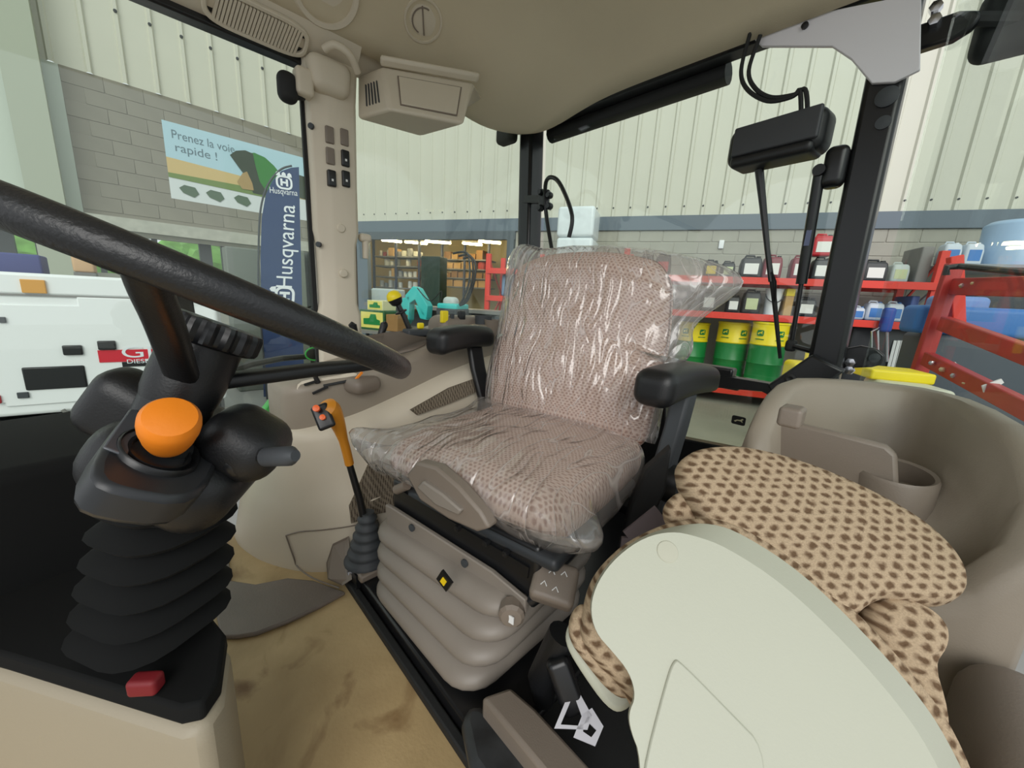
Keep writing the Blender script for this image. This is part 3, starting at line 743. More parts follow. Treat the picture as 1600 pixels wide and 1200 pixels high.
# ---- steering column: cowl, bellows, stalks
col = thing('steering_column', 'black steering column cowl on a ribbed rubber bellows', 'steering column', (-.58, .03, .40))
Rc = frame((.35, .50, .80), (1, -.6, 0))
cw = V((-.553, .045, .668))-Rc.col[2]*.028
build('cowl', MB().rbox(cw, (.165, .145, .09), .038, Rc, m=3), BLK, col)
fpn = Rc.col[2].copy(); fp_ = PD(250, 706, .372)
fpp = [PP(p.x, p.y, fp_, fpn) for p in smooth_poly([(205, 634, 0), (150, 708, 0), (146, 748, 0), (190, 768, 0), (285, 784, 0), (325, 762, 0), (345, 720, 0), (338, 650, 0), (300, 634, 0)], 1)]
build('face_plate', MB().prism(fpp, -fpn*.035), mat('grey_black_plastic', (44, 46, 49), .36), col, bevel=.006)
build('face_inlay', MB().prism([PP(x, y, fp_+fpn*.0005, fpn) for x, y in ((200, 642), (225, 644), (232, 665), (208, 690), (196, 716), (158, 702))], fpn*.003), mat('inlay_sheen_grey', (84, 88, 94), .3), col, bevel=.002)  # lighter grey paints in the light this flat panel reflects
build('upper_cowl', MB().lathe([(.034, -.03), (.034, 0), (.034, .04), (.033, .05)], hubc-wn*.075, wn, 28), BLK, col)
lob = PD(205, 640, .45); build('cowl_wing', MB().rbox(lob, (.06, .085, .085), .025, Rc, m=2), BLK, col)
rp = PD(386, 690, .445); build('stalk_pod', MB().rbox(rp, (.088, .085, .068), .030, Rc, m=2), BLK, col)
mb = MB(); rg = []
bc0, bc1 = V((-.58, .01, .61)), V((-.60, -.022, .42))
NB = 6
for i in range(NB*6+1):
    t_ = i/(NB*6); ph = (i % 6)/6; bul = (1-abs(2*ph-1)); bul = bul**.8
    c = bc0.lerp(bc1, t_); hw = .046+.008*t_+.018*bul
    rg.append([V((c.x+x, c.y+y, c.z)) for x, y in rrect(0, 0, hw, hw*.95, .045, 4)])
rg = [[rz(.5) @ (p-V((-.59, -.005, 0)))+V((-.59, -.005, 0)) for p in r] for r in rg]
build('bellows', MB().loft(rg), BLKD, col, ang=60)
build('neck', MB().tube([V((-.565, .03, .66)), V((-.575, .02, .59))], [.066, .055], 24), BLKD, col)
# orange shuttle lever
ol = thing('shuttle_lever', 'orange tapered shuttle knob on the black steering column face', 'lever', PD(245, 705, .36))
kb = PP(252, 706, fp_, fpn)+fpn*.012; kt = PD(270, 612, .310)
ax = (kt-kb).normalized()
build('knob', MB().lathe([(.0155, .002), (.0172, .006), (.020, .018), (.0215, .030), (.0225, .036), (.0228, .044), (.0222, .052), (.019, .0575), (.010, .0595), (.001, .06)], kb+ax*-.002, ax, 36), ORNG, ol)
build('gaiter', MB().lathe([(.020, -.016), (.013, -.008), (.012, .004), (.011, .010)], kb-ax*.002, ax, 24), BLKR, ol)
bs = PP(249, 708, fp_, fpn)
build('bezel', MB().lathe([(.021, 0), (.0225, .004), (.025, .004), (.0265, 0), (.029, .002), (.031, .006), (.033, .004), (.034, -.006)], bs, fpn, 40, cap=False), BLKS, ol)
# indicator stalk
stk = thing('indicator_stalk', 'short black indicator stalk on the side of the column', 'stalk', PD(390, 712, .41))
a, b = PD(385, 715, .425), PD(462, 712, .40)
build('stem', MB().tube([a, a.lerp(b, .4)], [.007, .006], 12), BLK, stk)
build('grip', MB().tube([a.lerp(b, .35), a.lerp(b, .42), a.lerp(b, .9), b], [.006, .0105, .0105, .006], 16), CHAR, stk)
build('collar', MB().lathe([(.023, -.006), (.022, 0), (.018, .004), (.014, .002), (.012, .006), (.008, .006)], a, (b-a).normalized(), 24), BLKS, stk)

# ---- column base: beige pedestal with black sunken top
bs_ = thing('column_pedestal', 'beige pedestal with black top plate under the steering column', 'pedestal', (-.7, .1, 0))
near = [PZ(x, y, .40) for x, y in ((-330, 945), (0, 1037), (280, 1124), (318, 1116), (346, 1075), (356, 1000), (300, 930), (0, 850), (-330, 800))]; near = [V((p.x, p.y, 0)) for p in near]
def lift(ps, z, s=1.0):
    c = V((-.75, .02, 0)); return [c+(p-c)*s+V((0, 0, z)) for p in ps]
build('body', MB().loft([lift(near, 0, 1.03), lift(near, .22, 1.03), lift(near, .36, 1.02), lift(near, .385, 1.0)]), mat('pedestal_beige', (158, 148, 128), .5, bump=.12, bscale=400), bs_, bevel=.01)
build('top_plate', MB().loft([lift(near, .384, .98), lift(near, .405, .965)]), BLKD, bs_, bevel=.004)
rdx = PZ(228, 1068, .415)
build('red_connector', MB().rbox(rdx, (.030, .018, .020), .005, rz(.9), m=1), mat('red_connector_plastic', (120, 22, 30), .6), bs_)
# instrument dash beyond the column
dsh = thing('dash_housing', 'black dashboard housing beyond the steering column', 'dashboard', PD(30, 900, .62))
dc0 = PD(-40, 860, .62)
build('body', MB().rbox(V((dc0.x+.01, dc0.y+.02, .482)), (.32, .42, .20), .02, rz(.2), m=2), BLKD, dsh)
build('top_rail', MB().tube([PD(-10, 700, .6), PD(60, 735, .6), PD(110, 775, .58)], .006, 8), BLK, dsh)

# ---- orange-headed gear lever with grey gaiter
gl = thing('joystick_lever', 'amber joystick lever with three orange buttons and a ribbed grey gaiter', 'lever', PX(572, 880, -1.0))
g0_, g1_ = PX(573, 885, -.99), PX(548, 730, -1.0); g0_ = V((g0_.x, g0_.y, .071)); hd_ = PX(512, 650, -.985); nk = PX(546, 725, -1.0)
build('shaft', MB().tube([PX(575, 840, -.99), PX(562, 780, -.995), nk], [.011, .010, .009], 12), BLK, gl)
hb = MB(); pts = spline([nk, PX(540, 700, -.995), PX(530, 668, -.985), PX(519, 645, -.975), PX(506, 634, -.965)], 5)
nr = len(pts); hb.tube(pts, [.012+.014*min(1, max(0, (i/(nr-1)-.35)/.45))-.012*max(0, (i/(nr-1)-.9)/.1) for i in range(nr)], 18)
hdo = build('handle', hb, OAMB, gl)
fc = PX(505, 651, -.955); fz = (CAM-fc).normalized()+V((-.4, 0, 0)); Rf = frame(fz, (PX(514, 668, -.955)-PX(497, 635, -.955)).normalized())
build('button_face', MB().rbox(fc, (.064, .040, .014), .0068, Rf, m=2), BLKS, gl)
for k, (px, py) in enumerate(((494, 638), (504, 652), (512, 664))):
    c = PX(px, py, -.943)
    build('button', MB().lathe([(.0078-.001*(k > 0), -.008), (.0078-.001*(k > 0), .003), (.001, .004)], c, fz, 16), mat('orange_button', (255, 110, 40), .35), gl)
mb = MB(); rg = []
for i in range(26):
    t_ = i/25; p = g0_.lerp(PX(574, 800, -.99), t_)+V((.0, 0, 0)); r = .062-.042*t_**.8+.004*math.sin(i*math.pi/2.1)
    rg.append([p+V((math.cos(a)*r, math.sin(a)*r, 0)) for a in [2*math.pi*k/24 for k in range(24)]])
build('gaiter', MB().loft(rg), CHAR, gl, ang=80)
pf = [PX(x, y, -.97) for x, y in ((540, 862), (562, 880), (608, 925), (608, 955), (540, 900))]
pz = .072
build('bracket', MB().prism([V((-1.035, .375, pz)), V((-.925, .375, pz)), V((-.925, .50, pz)), V((-1.025, .50, pz))], (0, 0, -.023)), TAUPE, gl, bevel=.006)
build('bracket_leg', MB().box((-.985, .376, .045), (.08, .012, .044)), BLKS, gl)
build('bolt', MB().lathe([(.008, 0), (.008, .006), (.001, .008)], (-.995, .371, .046), (0, -1, 0), 6), CHROME, gl)

# ================================================================== DRIVER SEAT
SA = math.radians(10)
sf = V((math.sin(SA), -math.cos(SA), 0)); sr = V((-math.cos(SA), -math.sin(SA), 0)); Z = V((0, 0, 1))
O = V((-.70, .93, 0))
RS = Matrix((-sr, -sf, Z)).transposed()      # local x = tractor left, y = rear
def S(a, f, z): return O+sr*a+sf*f+Z*z       # a: to the far side, f: forwards
seat = thing('driver_seat', 'fully sprung driver seat with patterned cloth, armrests and taupe suspension boot', 'seat', O)
PINK = fabric('driver_seat_cloth', (242, 214, 198), (182, 140, 122), .0125)
def cfn(p):
    x, y, z = p
    z += .012*math.cos(x/.27*1.5)*(1 if z > 0 else 0)-(.02*((-y-.1)/.15)**2 if y < -.1 and z > 0 else 0)
    x *= 1-.06*max(0, -y/.25)
    if z < 0 and y < -.15: y += .05*(-z/.05)*.6
    return (x, y, z)
build('seat_cushion', MB().rbox(S(0, .235, .435), (.53, .50, .125), .055, RS, m=6, fn=cfn), PINK, seat, pat=True, sub=1)
TILT = Matrix.Rotation(math.radians(-11), 3, 'X')
RB = RS @ TILT
def bfn(p):
    x, y, z = p
    k = z/.29
    x *= 1-.16*max(0, k-.2)**1.6-.06*max(0, -k-.3)
    y -= .018*math.cos(x/.28*1.4)-.035*(abs(x)/.28)**2.2*(1 if y < 0 else 0)
    y -= .016*math.exp(-((k+.45)/.35)**2)
    z -= .045*(abs(x)/.28)**2.6*(1 if k > 0 else .2)
    return (x, y, z)
bc = S(.012, -.05, .725)
mb = MB().rbox(bc, (.565, .13, .55), .062, RB, m=(8, 2, 8), fn=bfn)
mb.pat = [V((p.x, p.z, 0)) for p in mb.pat]
build('backrest', mb, PINK, seat, pat=True, sub=1)
build('backrest_shell', MB().rbox(bc+RB @ V((0, .032, -.02)), (.44, .05, .46), .025, RB, m=2), BLK, seat)
# suspension boot
rg = []
NBT = 4
for i in range(NBT*8+1):
    t_ = i/(NBT*8); ph = (i % 8)/8; bul = math.sin(math.pi*ph)**.7 if 0 < ph < 1 else 0
    c = V((-.675, .585, .05)).lerp(V((-.685, .64, .272)), t_); h = .180+.018*t_+.020*bul
    ra = .0+.10*t_
    rg.append([c+rz(SA*t_) @ V((x, y, 0)) for x, y in rrect(0, 0, h*1.08, h*1.05, .075, 5)])
build('suspension_boot', MB().loft(rg), BOOT, seat, ang=50)
fz0 = S(0, .27, 0)
# flange plate of the boot, turned up in front of the black slide frame
fl = [S(.225, .475, .25), S(-.205, .475, .25), S(-.205, .48, .285), S(-.12, .48, .305), S(.19, .48, .325), S(.225, .48, .325)]
build('boot_flange', MB().prism(fl, sf*.012), BOOT, seat, bevel=.003)
for a, z in ((.12, .305), (-.05, .292)):
    build('flange_rivet', MB().lathe([(.009, 0), (.009, .004), (.001, .005)], S(a, .493, z), sf, 14), CHAR, seat)
build('slide_frame', MB().rbox(S(0, .25, .335), (.44, .45, .12), .012, RS, m=1), BLKS, seat)
build('cushion_pan', MB().rbox(S(-.05, .255, .372), (.42, .45, .03), .014, RS, m=2), mat('dark_pan', (48, 52, 56), .45), seat)
build('slide_rail', MB().bar(S(.2, .47, .365), S(-.2, .47, .335), .02, .025), BLKS, seat)
for a in (-.15, -.10, -.02):
    build('slide_bolt', MB().lathe([(.007, 0), (.007, .012), (.001, .013)], S(a, .48, .36), sf, 6), BLK, seat)
# level window
c = PP(695, 907, S(0, .563, 0), sf)
lv = build('weight_window', MB().box(c, (.032, .006, .030), RS @ Matrix.Rotation(.5, 3, 'Y')), BLKS, seat)
build('weight_pointer', MB().box(c+sf*.0035, (.012, .003, .014), RS @ Matrix.Rotation(.5, 3, 'Y')), mat('yellow_pointer', (240, 205, 30), .4, emit=None), lv)
# side trim with recline lever
c = PP(690, 790, S(0, .49, 0), sf)
build('front_trim', MB().prism([PP(x, y, S(0, .535, 0), sf) for x, y in ((634, 742), (650, 722), (680, 730), (715, 760), (750, 800), (765, 826), (745, 832), (700, 812), (655, 782))], -sf*.03), TAUPE, seat, bevel=.006)
build('front_lever', MB().prism([PP(x, y, S(0, .545, 0), sf) for x, y in ((650, 762), (660, 752), (690, 772), (720, 798), (715, 806), (680, 790))], -sf*.02), BOOT, seat, bevel=.004)
build('knob', MB().tube([PP(620, 765, S(0, .48, 0), sf), PP(636, 758, S(0, .48, 0), sf)], .012, 12), TAUPE, seat)
# height knob and air-spring pod
c = PP(800, 955, S(0, .50, 0), sf)
build('height_knob', MB().lathe([(.020, -.02), (.026, -.01), (.026, .012), (.020, .018), (.001, .02)], c, (sf-sr*.6), 12), TAUPE, seat, ang=20)
build('knob_mark', MB().box(c+(sf-sr*.6).normalized()*.021, (.012, .002, .016), RS), WHT, seat)
pc = PD(866, 912, .74); Rp = frame((.35, -.45, .82), (.8, .4, 0))
pdd = build('control_pod', MB().rbox(pc, (.085, .075, .045), .012, Rp, m=2), TAUPE, seat)
for u, v_ in ((-.018, -.012), (.005, -.016), (.015, .015), (-.008, .012)):
    q = pc+Rp @ V((u, v_, .0232))
    build('symbol', MB().tube([q+Rp @ V((-.006, -.003, 0)), q+Rp @ V((0, .005, 0)), q+Rp @ V((.006, -.003, 0))], .0011, 5), WHT, pdd)
build('pod_arm', MB().tube([c+V((.02, .03, .02)), pc], .013, 10), BLKS, seat)
for k in range(3):
    q = PY(826+11*k, 945-4*k, .56); build('adjust_mark', MB().tube([q, q+V((.003, -.004, .016))], .0012, 5), WHT, seat)
# armrests
def armrest(a, f0, f1, z, L, yaw, tilt):
    R = RS @ Matrix.Rotation(yaw, 3, 'Z') @ Matrix.Rotation(tilt, 3, 'X')
    c = S(a, (f0+f1)/2, z)
    def afn(p):
        x, y, zz = p
        t = (y/L+.5)
        if zz < 0: zz *= 1.0-.35*t
        return (x*(1.0-.05*t), y, zz+.012*math.sin(math.pi*t))
    ar = build('armrest', MB().rbox(c, (.094, L, .086), .030, R, m=(2, 6, 2), fn=afn), BLK, seat, sub=1)
    return ar
armrest(-.335, .21, -.14, .665, .35, math.radians(-9), math.radians(-3))
armrest(.372, .20, -.075, .70, .275, 0, 0)
build('armrest_bracket', MB().loft([[p+d for d in (V((-.022, -.03, 0)), V((.022, -.03, 0)), V((.022, .03, 0)), V((-.022, .03, 0)))] for p in (S(-.345, .02, .645), S(-.338, .03, .55), S(-.332, .06, .47), S(-.332, .08, .345))]), CHAR, seat, bevel=.008)
build('recline_hub', MB().lathe([(.045, -.03), (.05, 0), (.045, .03), (.001, .034)], S(-.345, .07, .42), -sr, 24), BLK, seat)
build('armrest_bracket', MB().loft([[p+d for d in (V((-.012, -.03, 0)), V((.012, -.03, 0)), V((.012, .03, 0)), V((-.012, .03, 0)))] for p in (S(.372, .0, .68), S(.352, .0, .60), S(.312, .0, .50), S(.312, .0, .335))]), BLK, seat, bevel=.008)
build('bracket_foot', MB().bar(S(.32, 0, .335), S(.19, 0, .335), .03, .02), BLK, seat)
build('bracket_foot', MB().bar(S(-.34, .08, .345), S(-.19, .08, .335), .03, .02), BLK, seat)
build('side_frame', MB().prism([PY(x, y, .80) for x, y in ((1010, 735), (1050, 700), (1040, 770), (1000, 850), (965, 870), (985, 790))], V((-.02, .03, 0))), BLKR, seat, bevel=.006)

# ---- polythene covers on the seat
FILM = film('polythene_film', .30, 22, (.80, .78, .76)); FILM2 = film('polythene_film_back', .25, 34, (.90, .86, .85))
def pulls(p, L):
    p = V(p)
    for c, d, s in L:
        k = math.exp(-((p-V(c)).length/s)**2); p = p+V(d)*k
    return p
def wr_(p, a, s): return a*noise.noise(V(p)*s)
def cov1(p):
    p = V(cfn((p.x, p.y, p.z)))
    p = p+V((wr_(p, .012, 9), wr_(p+V((3,1,2)), .012, 9), wr_(p+V((7,0,1)), .010, 14)))
    return pulls(p, [((-.28, -.27, .02), (-.03, -.03, .03), .09), ((-.30, -.27, .04), (-.03, -.02, .035), .045), ((.28, -.25, .0), (.06, -.02, .045), .09), ((.29, -.26, .02), (.04, -.03, .03), .045), ((-.29, .24, .06), (-.02, 0, .03), .1), ((0, -.2, .06), (0, 0, .012), .12)])
mb = MB().rbox(S(0, .24, .437), (.575, .545, .15), .055, RS, m=22, fn=cov1)
# open underside: drop faces that look down in the middle
kp = []
for f_ in mb.f:
    c = sum((mb.pat[i] for i in f_), V((0,0,0)))/len(f_)
    if c.z < -.058 and abs(c.x) < .262 and c.y > -.25: continue
    if c.y > .165: continue
    if c.y < -.2 and c.z < -.02 and c.x < .02 and c.x > -.24: continue
    kp.append(f_)
mb.f = kp
mb.pat = [V((p.x, p.y+p.z*.8, 0)) for p in mb.pat]
quick('cushion_cover', mb, FILM, 'crinkled clear polythene cover over the driver seat cushion', 'plastic cover', pat=True, fix=False, ang=180)
def cov2(p):
    p = V(bfn((p.x, p.y, p.z)))
    p = p+V((wr_(p, .010, 9), wr_(p+V((3,1,2)), .010, 10), wr_(p+V((7,0,1)), .008, 12)))
    return pulls(p, [((.25, 0, .17), (.17, .0, .03), .085), ((-.24, 0, .27), (-.045, 0, .06), .09), ((.28, 0, .02), (.05, 0, .0), .06), ((.2, 0, .27), (.03, 0, .0), .07)])
mb = MB().rbox(bc, (.595, .165, .58), .075, RB, m=(24, 3, 24), fn=cov2)
mb.f = [f_ for f_ in mb.f if sum((mb.pat[i].z for i in f_))/len(f_) > -.235]
mb.pat = [V((p.x, p.z, 0)) for p in mb.pat]
quick('backrest_cover', mb, FILM2, 'shiny clear polythene bag over the driver seat backrest with pulled-out corner', 'plastic cover', pat=True, fix=False, ang=180)

# ---- seat platform, rails and foreground strips
quick('seat_platform', MB().prism([(-1.03, .385, 0), (-.36, .37, 0), (-.36, 1.3, 0), (-1.02, 1.3, 0)], (0, 0, .05)), BLKS, 'black steel platform under the driver seat', 'platform', bevel=.006)
quick('floor_edge_trim', MB().bar((-1.06, .372, .012), (-.2, .352, .012), .02, .024), BLKR, 'black rubber edge strip between tan floor mat and seat platform', 'trim strip', bevel=.004)
tr_ = [PZ(x, y, .13) for x, y in ((752, 1088), (798, 1072), (838, 1106), (948, 1225), (878, 1240))]
quick('kick_strip', MB().prism(tr_, (0, 0, -.05)), TAUPE, 'taupe plastic kick strip between scuffed black guard and seat belt buckle', 'trim strip', bevel=.008)
SCUF = mat('scuffed_black', (46, 48, 50), .45, var=.7, vscale=14, bump=.3, bscale=40)
gd = [PZ(x, y, .09) for x, y in ((722, 1125), (730, 1100), (752, 1100), (800, 1135), (870, 1225), (770, 1240), (735, 1190))]
quick('scuffed_guard', MB().prism(gd, (0, 0, -.042)), SCUF, 'scuffed black plastic guard beside the taupe kick strip', 'guard', bevel=.014)
bm_ = MB().box((-.214, .54, .02), (.292, .34, .04)); quick('side_floor', bm_, BLKR, 'black rubber floor panel below the folded passenger seat', 'floor panel')

# ---- seat belt buckle and tongue
bkl = thing('belt_buckle', 'black seat belt buckle standing beside the driver seat', 'buckle', PZ(880, 1060, .06))
b0, b1 = PZ(862, 1010, .22), PZ(905, 1130, .10)
build('stalk', MB().tube([PZ(880, 990, .24), PZ(845, 1060, .13), PZ(850, 1090, .07)], [.028, .026, .022], 14), BLK, bkl)
build('body', MB().rbox(PZ(884, 1070, .17), (.045, .03, .10), .012, frame((b0-b1), (1, 1, 0)), m=1), BLKS, bkl)
tg = thing('belt_tongue', 'bright metal belt tongue with triangular and square holes', 'belt tongue', PZ(905, 1120, .12))
tp = PZ(905, 1120, .15); tn = ((CAM-tp).normalized()+V((0, 0, .3))).normalized()
def T(x, y): return PP(x, y, tp, tn)
build('strap_loop', MB().ring([T(x, y) for x, y in ((866, 1138), (890, 1080), (904, 1080), (925, 1118), (918, 1140))], [T(x, y) for x, y in ((876, 1132), (893, 1092), (899, 1092), (910, 1122), (906, 1134))], -tn*.004), STEEL, tg)
build('blade', MB().ring([T(x, y) for x, y in ((910, 1116), (925, 1106), (943, 1135), (930, 1166), (896, 1152))], [T(x, y) for x, y in ((912, 1132), (919, 1128), (932, 1141), (924, 1152), (911, 1143))], -tn*.004), STEEL, tg)

# ================================================================== FOLDED PASSENGER SEAT
ZIG = fabric('passenger_seat_cloth', (204, 180, 150), (120, 95, 72), .0195, dist=.6)
jp = PD(1200, 1000, .42); jn = (-FW*.85+Z*.55+V((-.12, 0, 0))).normalized()
js = thing('passenger_seat', 'folded passenger seat with pale plastic shell and tan tufted cloth pads', 'seat', PD(1200, 1100, .5)-Z*.2)
def J(x, y, off=0): return PP(x, y, jp+jn*off, jn)
ol_ = [(920, 945), (932, 905), (962, 866), (1005, 836), (1060, 820), (1112, 817), (1160, 834), (1250, 892), (1350, 988), (1430, 1080), (1478, 1150), (1530, 1260), (1500, 1330), (1000, 1330), (1000, 1180), (984, 1140), (980, 1112), (992, 1085), (982, 1048), (955, 1015), (928, 985)]
ol_s = [(p.x, p.y) for p in smooth_poly([(a, b, 0) for a, b in ol_], 2)]
ol_t = [((x-26, y+20) if (x > 1110 and y < 1300) else ((x-10, y+10) if x > 1040 and y < 850 else (x+2, y+3)), ) [0] for x, y in ol_]
tops = [(p.x, p.y) for p in smooth_poly([(a, b, 0) for a, b in ol_t], 2)]
build('shell', MB().loft([[J(x, y, -.034) for x, y in ol_s], [J(x, y, -.022) for x, y in ol_s], [J(x, y, .004) for x, y in tops]]), SHELL, js, ang=18)
rp_ = [(1000, 1215), (1040, 1062), (1052, 1030), (1062, 1032), (1150, 1122), (1192, 1165), (1196, 1260), (1010, 1260)]
rs_ = [J(p.x, p.y, .004) for p in smooth_poly([(a, b, 0) for a, b in rp_], 2)]
build('shell_panel', MB().prism([p-jn*.002 for p in rs_], jn*.0045), SHELL, js, bevel=.0018)
build('shell_dimple', MB().lathe([(.013, 0), (.012, .001), (.001, .0014)], J(1043, 862, .004), jn, 24), mat('dimple_grey', (190, 190, 172), .6), js)
def grow(pts, g):
    cx = sum(p[0] for p in pts)/len(pts); cy = sum(p[1] for p in pts)/len(pts); out = []
    for x, y in pts:
        d = math.hypot(x-cx, y-cy); out.append((x+(x-cx)/d*g, y+(y-cy)/d*g))
    return out
under = [(x, y) for x, y in ol_s if not (x < 1010 and y > 960)]
under = [(905, 1010), (915, 940), (930, 895), (970, 852), (1010, 828), (1060, 808), (1118, 803), (1172, 820), (1268, 880), (1372, 975), (1455, 1070), (1512, 1150), (1560, 1270), (1530, 1350), (1050, 1350), (1010, 1200), (1000, 1100)]
us = [J(p.x, p.y, -.028) for p in smooth_poly([(a, b, 0) for a, b in under], 2)]
build('shell_pad', pad(us, jn, .05, .02, 0, FW.cross(jn)), ZIG, js, pat=True)
# small pad peeping out on the left, on its own pale rim
sp_ = [(890, 965), (905, 942), (925, 945), (945, 985), (985, 1030), (1000, 1070), (985, 1098), (955, 1085), (915, 1035), (890, 1000)]
ss = [J(p.x, p.y, -.05) for p in smooth_poly([(a, b, 0) for a, b in sp_], 2)]
build('lower_pad', pad(ss, jn, .03, .012, .004, FW.cross(jn)), ZIG, js, pat=True)
sr_ = [(884, 985), (900, 960), (960, 990), (1010, 1080), (975, 1117), (950, 1108), (912, 1055), (886, 1012)]
ss = [J(p.x, p.y, -.078) for p in smooth_poly([(a, b, 0) for a, b in sr_], 2)]
build('lower_rim', MB().prism(ss, -jn*.02), SHELL, js, bevel=.006)
# big upper pad
up0 = PD(1290, 810, .53); un = (-FW*.62+Z*.75).normalized()
def U_(x, y, off=0): return PP(x, y, up0+un*off, un)
upl = [(1060, 728), (1072, 704), (1105, 691), (1165, 689), (1260, 712), (1355, 752), (1445, 802), (1503, 852), (1530, 898), (1522, 928), (1490, 942), (1430, 934), (1390, 925), (1340, 970), (1250, 930), (1130, 840), (1085, 775)]
us = [U_(p.x, p.y) for p in smooth_poly([(a, b, 0) for a, b in upl], 2)]
build('upper_pad', pad(us, un, .05, .022, .006, (RT)), ZIG, js, pat=True)
lpd = [(1365, 955), (1400, 925), (1450, 935), (1488, 965), (1496, 1000), (1480, 1040), (1478, 1090), (1500, 1160), (1440, 1150), (1390, 1040)]
us = [J(p.x, p.y, -.05) for p in smooth_poly([(a, b, 0) for a, b in lpd], 2)]
build('side_pad', pad(us, (jn+RT*.3).normalized(), .04, .018, .004, FW.cross(jn)), ZIG, js, pat=True)
lp2 = [(1040, 800), (1048, 775), (1070, 762), (1110, 770), (1130, 800), (1160, 840), (1060, 835)]
us = [J(p.x, p.y, -.07) for p in smooth_poly([(a, b, 0) for a, b in lp2], 2)]
build('hinge_pad', pad(us, jn, .04, .015, .004, FW.cross(jn)), ZIG, js, pat=True)
quick('belt_webbing', MB().bar(PD(985, 845, .80), PD(1035, 805, .80), .05, .006, -FW).bar(PD(990, 840, .80), V((PD(990, 840, .80).x, PD(990, 840, .80).y, .037)), .05, .006, -FW), mat('mauve_webbing', (108, 98, 102), .8), 'grey-mauve folded belt webbing behind the passenger seat', 'webbing')

# ================================================================== NEAR SIDE STORAGE TRAY
tray = thing('storage_tray', 'taupe moulded storage tray with divider and cup pocket over the near fender', 'tray', (.05, .85, .3))
ot = [(-.165,.76,.62), (-.175,.87,.68), (-.165,.98,.712), (-.10,1.05,.717), (.0,1.11,.717), (.06,1.11,.717), (.118,1.01,.717), (.165,.88,.70), (.195,.80,.60), (.12,.78,.45), (0,.78,.43), (-.11,.76,.50)]
ot = smooth_poly(ot, 1)
cx_ = V((.01, .88, 0))
def inset(ps, g, dz):
    out = []
    for p in ps:
        d = V((cx_.x-p.x, cx_.y-p.y, 0)); out.append(p+d.normalized()*g+V((0, 0, dz)))
    return out
loops = [[V((p.x, p.y, 0.0)) for p in inset(ot, -.01, 0)], inset(ot, -.006, -.03), inset(ot, 0, 0), inset(ot, .008, .006), inset(ot, .03, .004), inset(ot, .038, -.006), inset(ot, .050, -.08), inset(ot, .07, -.14), inset(ot, .12, -.15)]
build('basin', MB().loft(loops), CONS, tray, ang=50)
dv = [PY(1215, 655, .86), PY(1300, 675, .86), PY(1385, 697, .86), PY(1402, 712, .86), PY(1404, 760, .86), PY(1400, 860, .86), PY(1200, 860, .86)]
build('divider', MB().prism(dv, (0, .02, 0)), TAUPE, tray, bevel=.006)
cpx = V((.03, .90, .60))
build('cup_pocket', MB().lathe([(.001, -.06), (.046, -.06), (.048, -.02), (.049, .0), (.054, .003), (.057, -.003), (.058, -.06)], cpx, (0, -.12, 1), 36), TAUPE, tray)
build('clip', MB().rbox(PZ(1237, 650, .70), (.03, .04, .03), .006, m=1), TAUPE, tray)
quick('near_fender', MB().rbox((.315, .62, .212), (.36, .34, .424), .05, m=2), TAUPE, 'taupe moulded fender below the storage tray', 'panel')

# outside, beyond the door: green panel and dark sill
gp_ = [PX(x, y, -1.511) for x, y in ((392, 668), (450, 592), (452, 640), (420, 690), (322, 830), (318, 790))]
quick('green_bodywork', MB().prism(gp_, (-.04, 0, 0)), mat('bright_green_paint', (60, 190, 80), .35), 'bright green bodywork panel outside the far door', 'body panel', bevel=.004)
quick('door_sill', MB().tube([PX(340, 812, -1.50), PX(385, 730, -1.50), PX(432, 640, -1.50)], .012, 8), BLKR, 'black rubber door sill in front of the green bodywork panel', 'sill')
mr = thing('side_mirror', 'small black mirror with green rim outside the far door', 'mirror', PX(491, 556, -1.7))
build('head', MB().rbox(PX(492, 553, -1.7), (.03, .07, .05), .014, m=1), BLK, mr)
build('rim', MB().tube([PX(492, 553, -1.68)+V((0, math.cos(a)*.036, math.sin(a)*.026)) for a in [k*.35 for k in range(19)]], .003, 6), mat('bright_green_paint', (60, 190, 80)), mr)
build('arm', MB().tube([PX(490, 556, -1.72), PX(440, 560, -1.72), PX(390, 570, -1.60), PX(330, 590, -1.50)], .012, 8), BLK, mr)
quick('door_grip', MB().tube(spline([PX(478, 492, -1.52), PX(492, 488, -1.50), PX(505, 495, -1.50), PX(503, 510, -1.52)], 5), .018, 10), BLK, 'black door pull at the foot of the beige post', 'handle')
# ================================================================== THE WORKSHOP OUTSIDE
BA = math.radians(25); BU = V((math.cos(BA), math.sin(BA), 0)); BN = V((-math.sin(BA), math.cos(BA), 0))
TW, TR = 8.8, 7.6
def W(px, py, t=TW): d = ray(px, py); return CAM+d*(t/d.dot(BN))
def B(s, t, z): return BU*s+BN*t+V((0, 0, z))
def sz(px, py, t=TW): p = W(px, py, t); return p.dot(BU), p.z
RBW = Matrix((BU, BN, V((0, 0, 1)))).transposed()
struct(build('ground', MB().box((-6, 2, GROUND-.05), (44, 34, .1)), mat('concrete_floor', (150, 150, 146), .6, var=.12, vscale=1.2)))
SHEET = mat('cream_steel_sheet', (206, 205, 190), .4, var=.02, vscale=1)
BLOCK = mat('grey_block', (168, 166, 154), .9, var=.07, vscale=2.5, bump=.6, bscale=60)
MORT = mat('mortar', (176, 174, 162), .95)
zt0 = sz(1100, 337)[1]; zt1 = sz(1100, 360)[1]
sL = sz(545, 350)[0]-1.0; sRr = 8.0
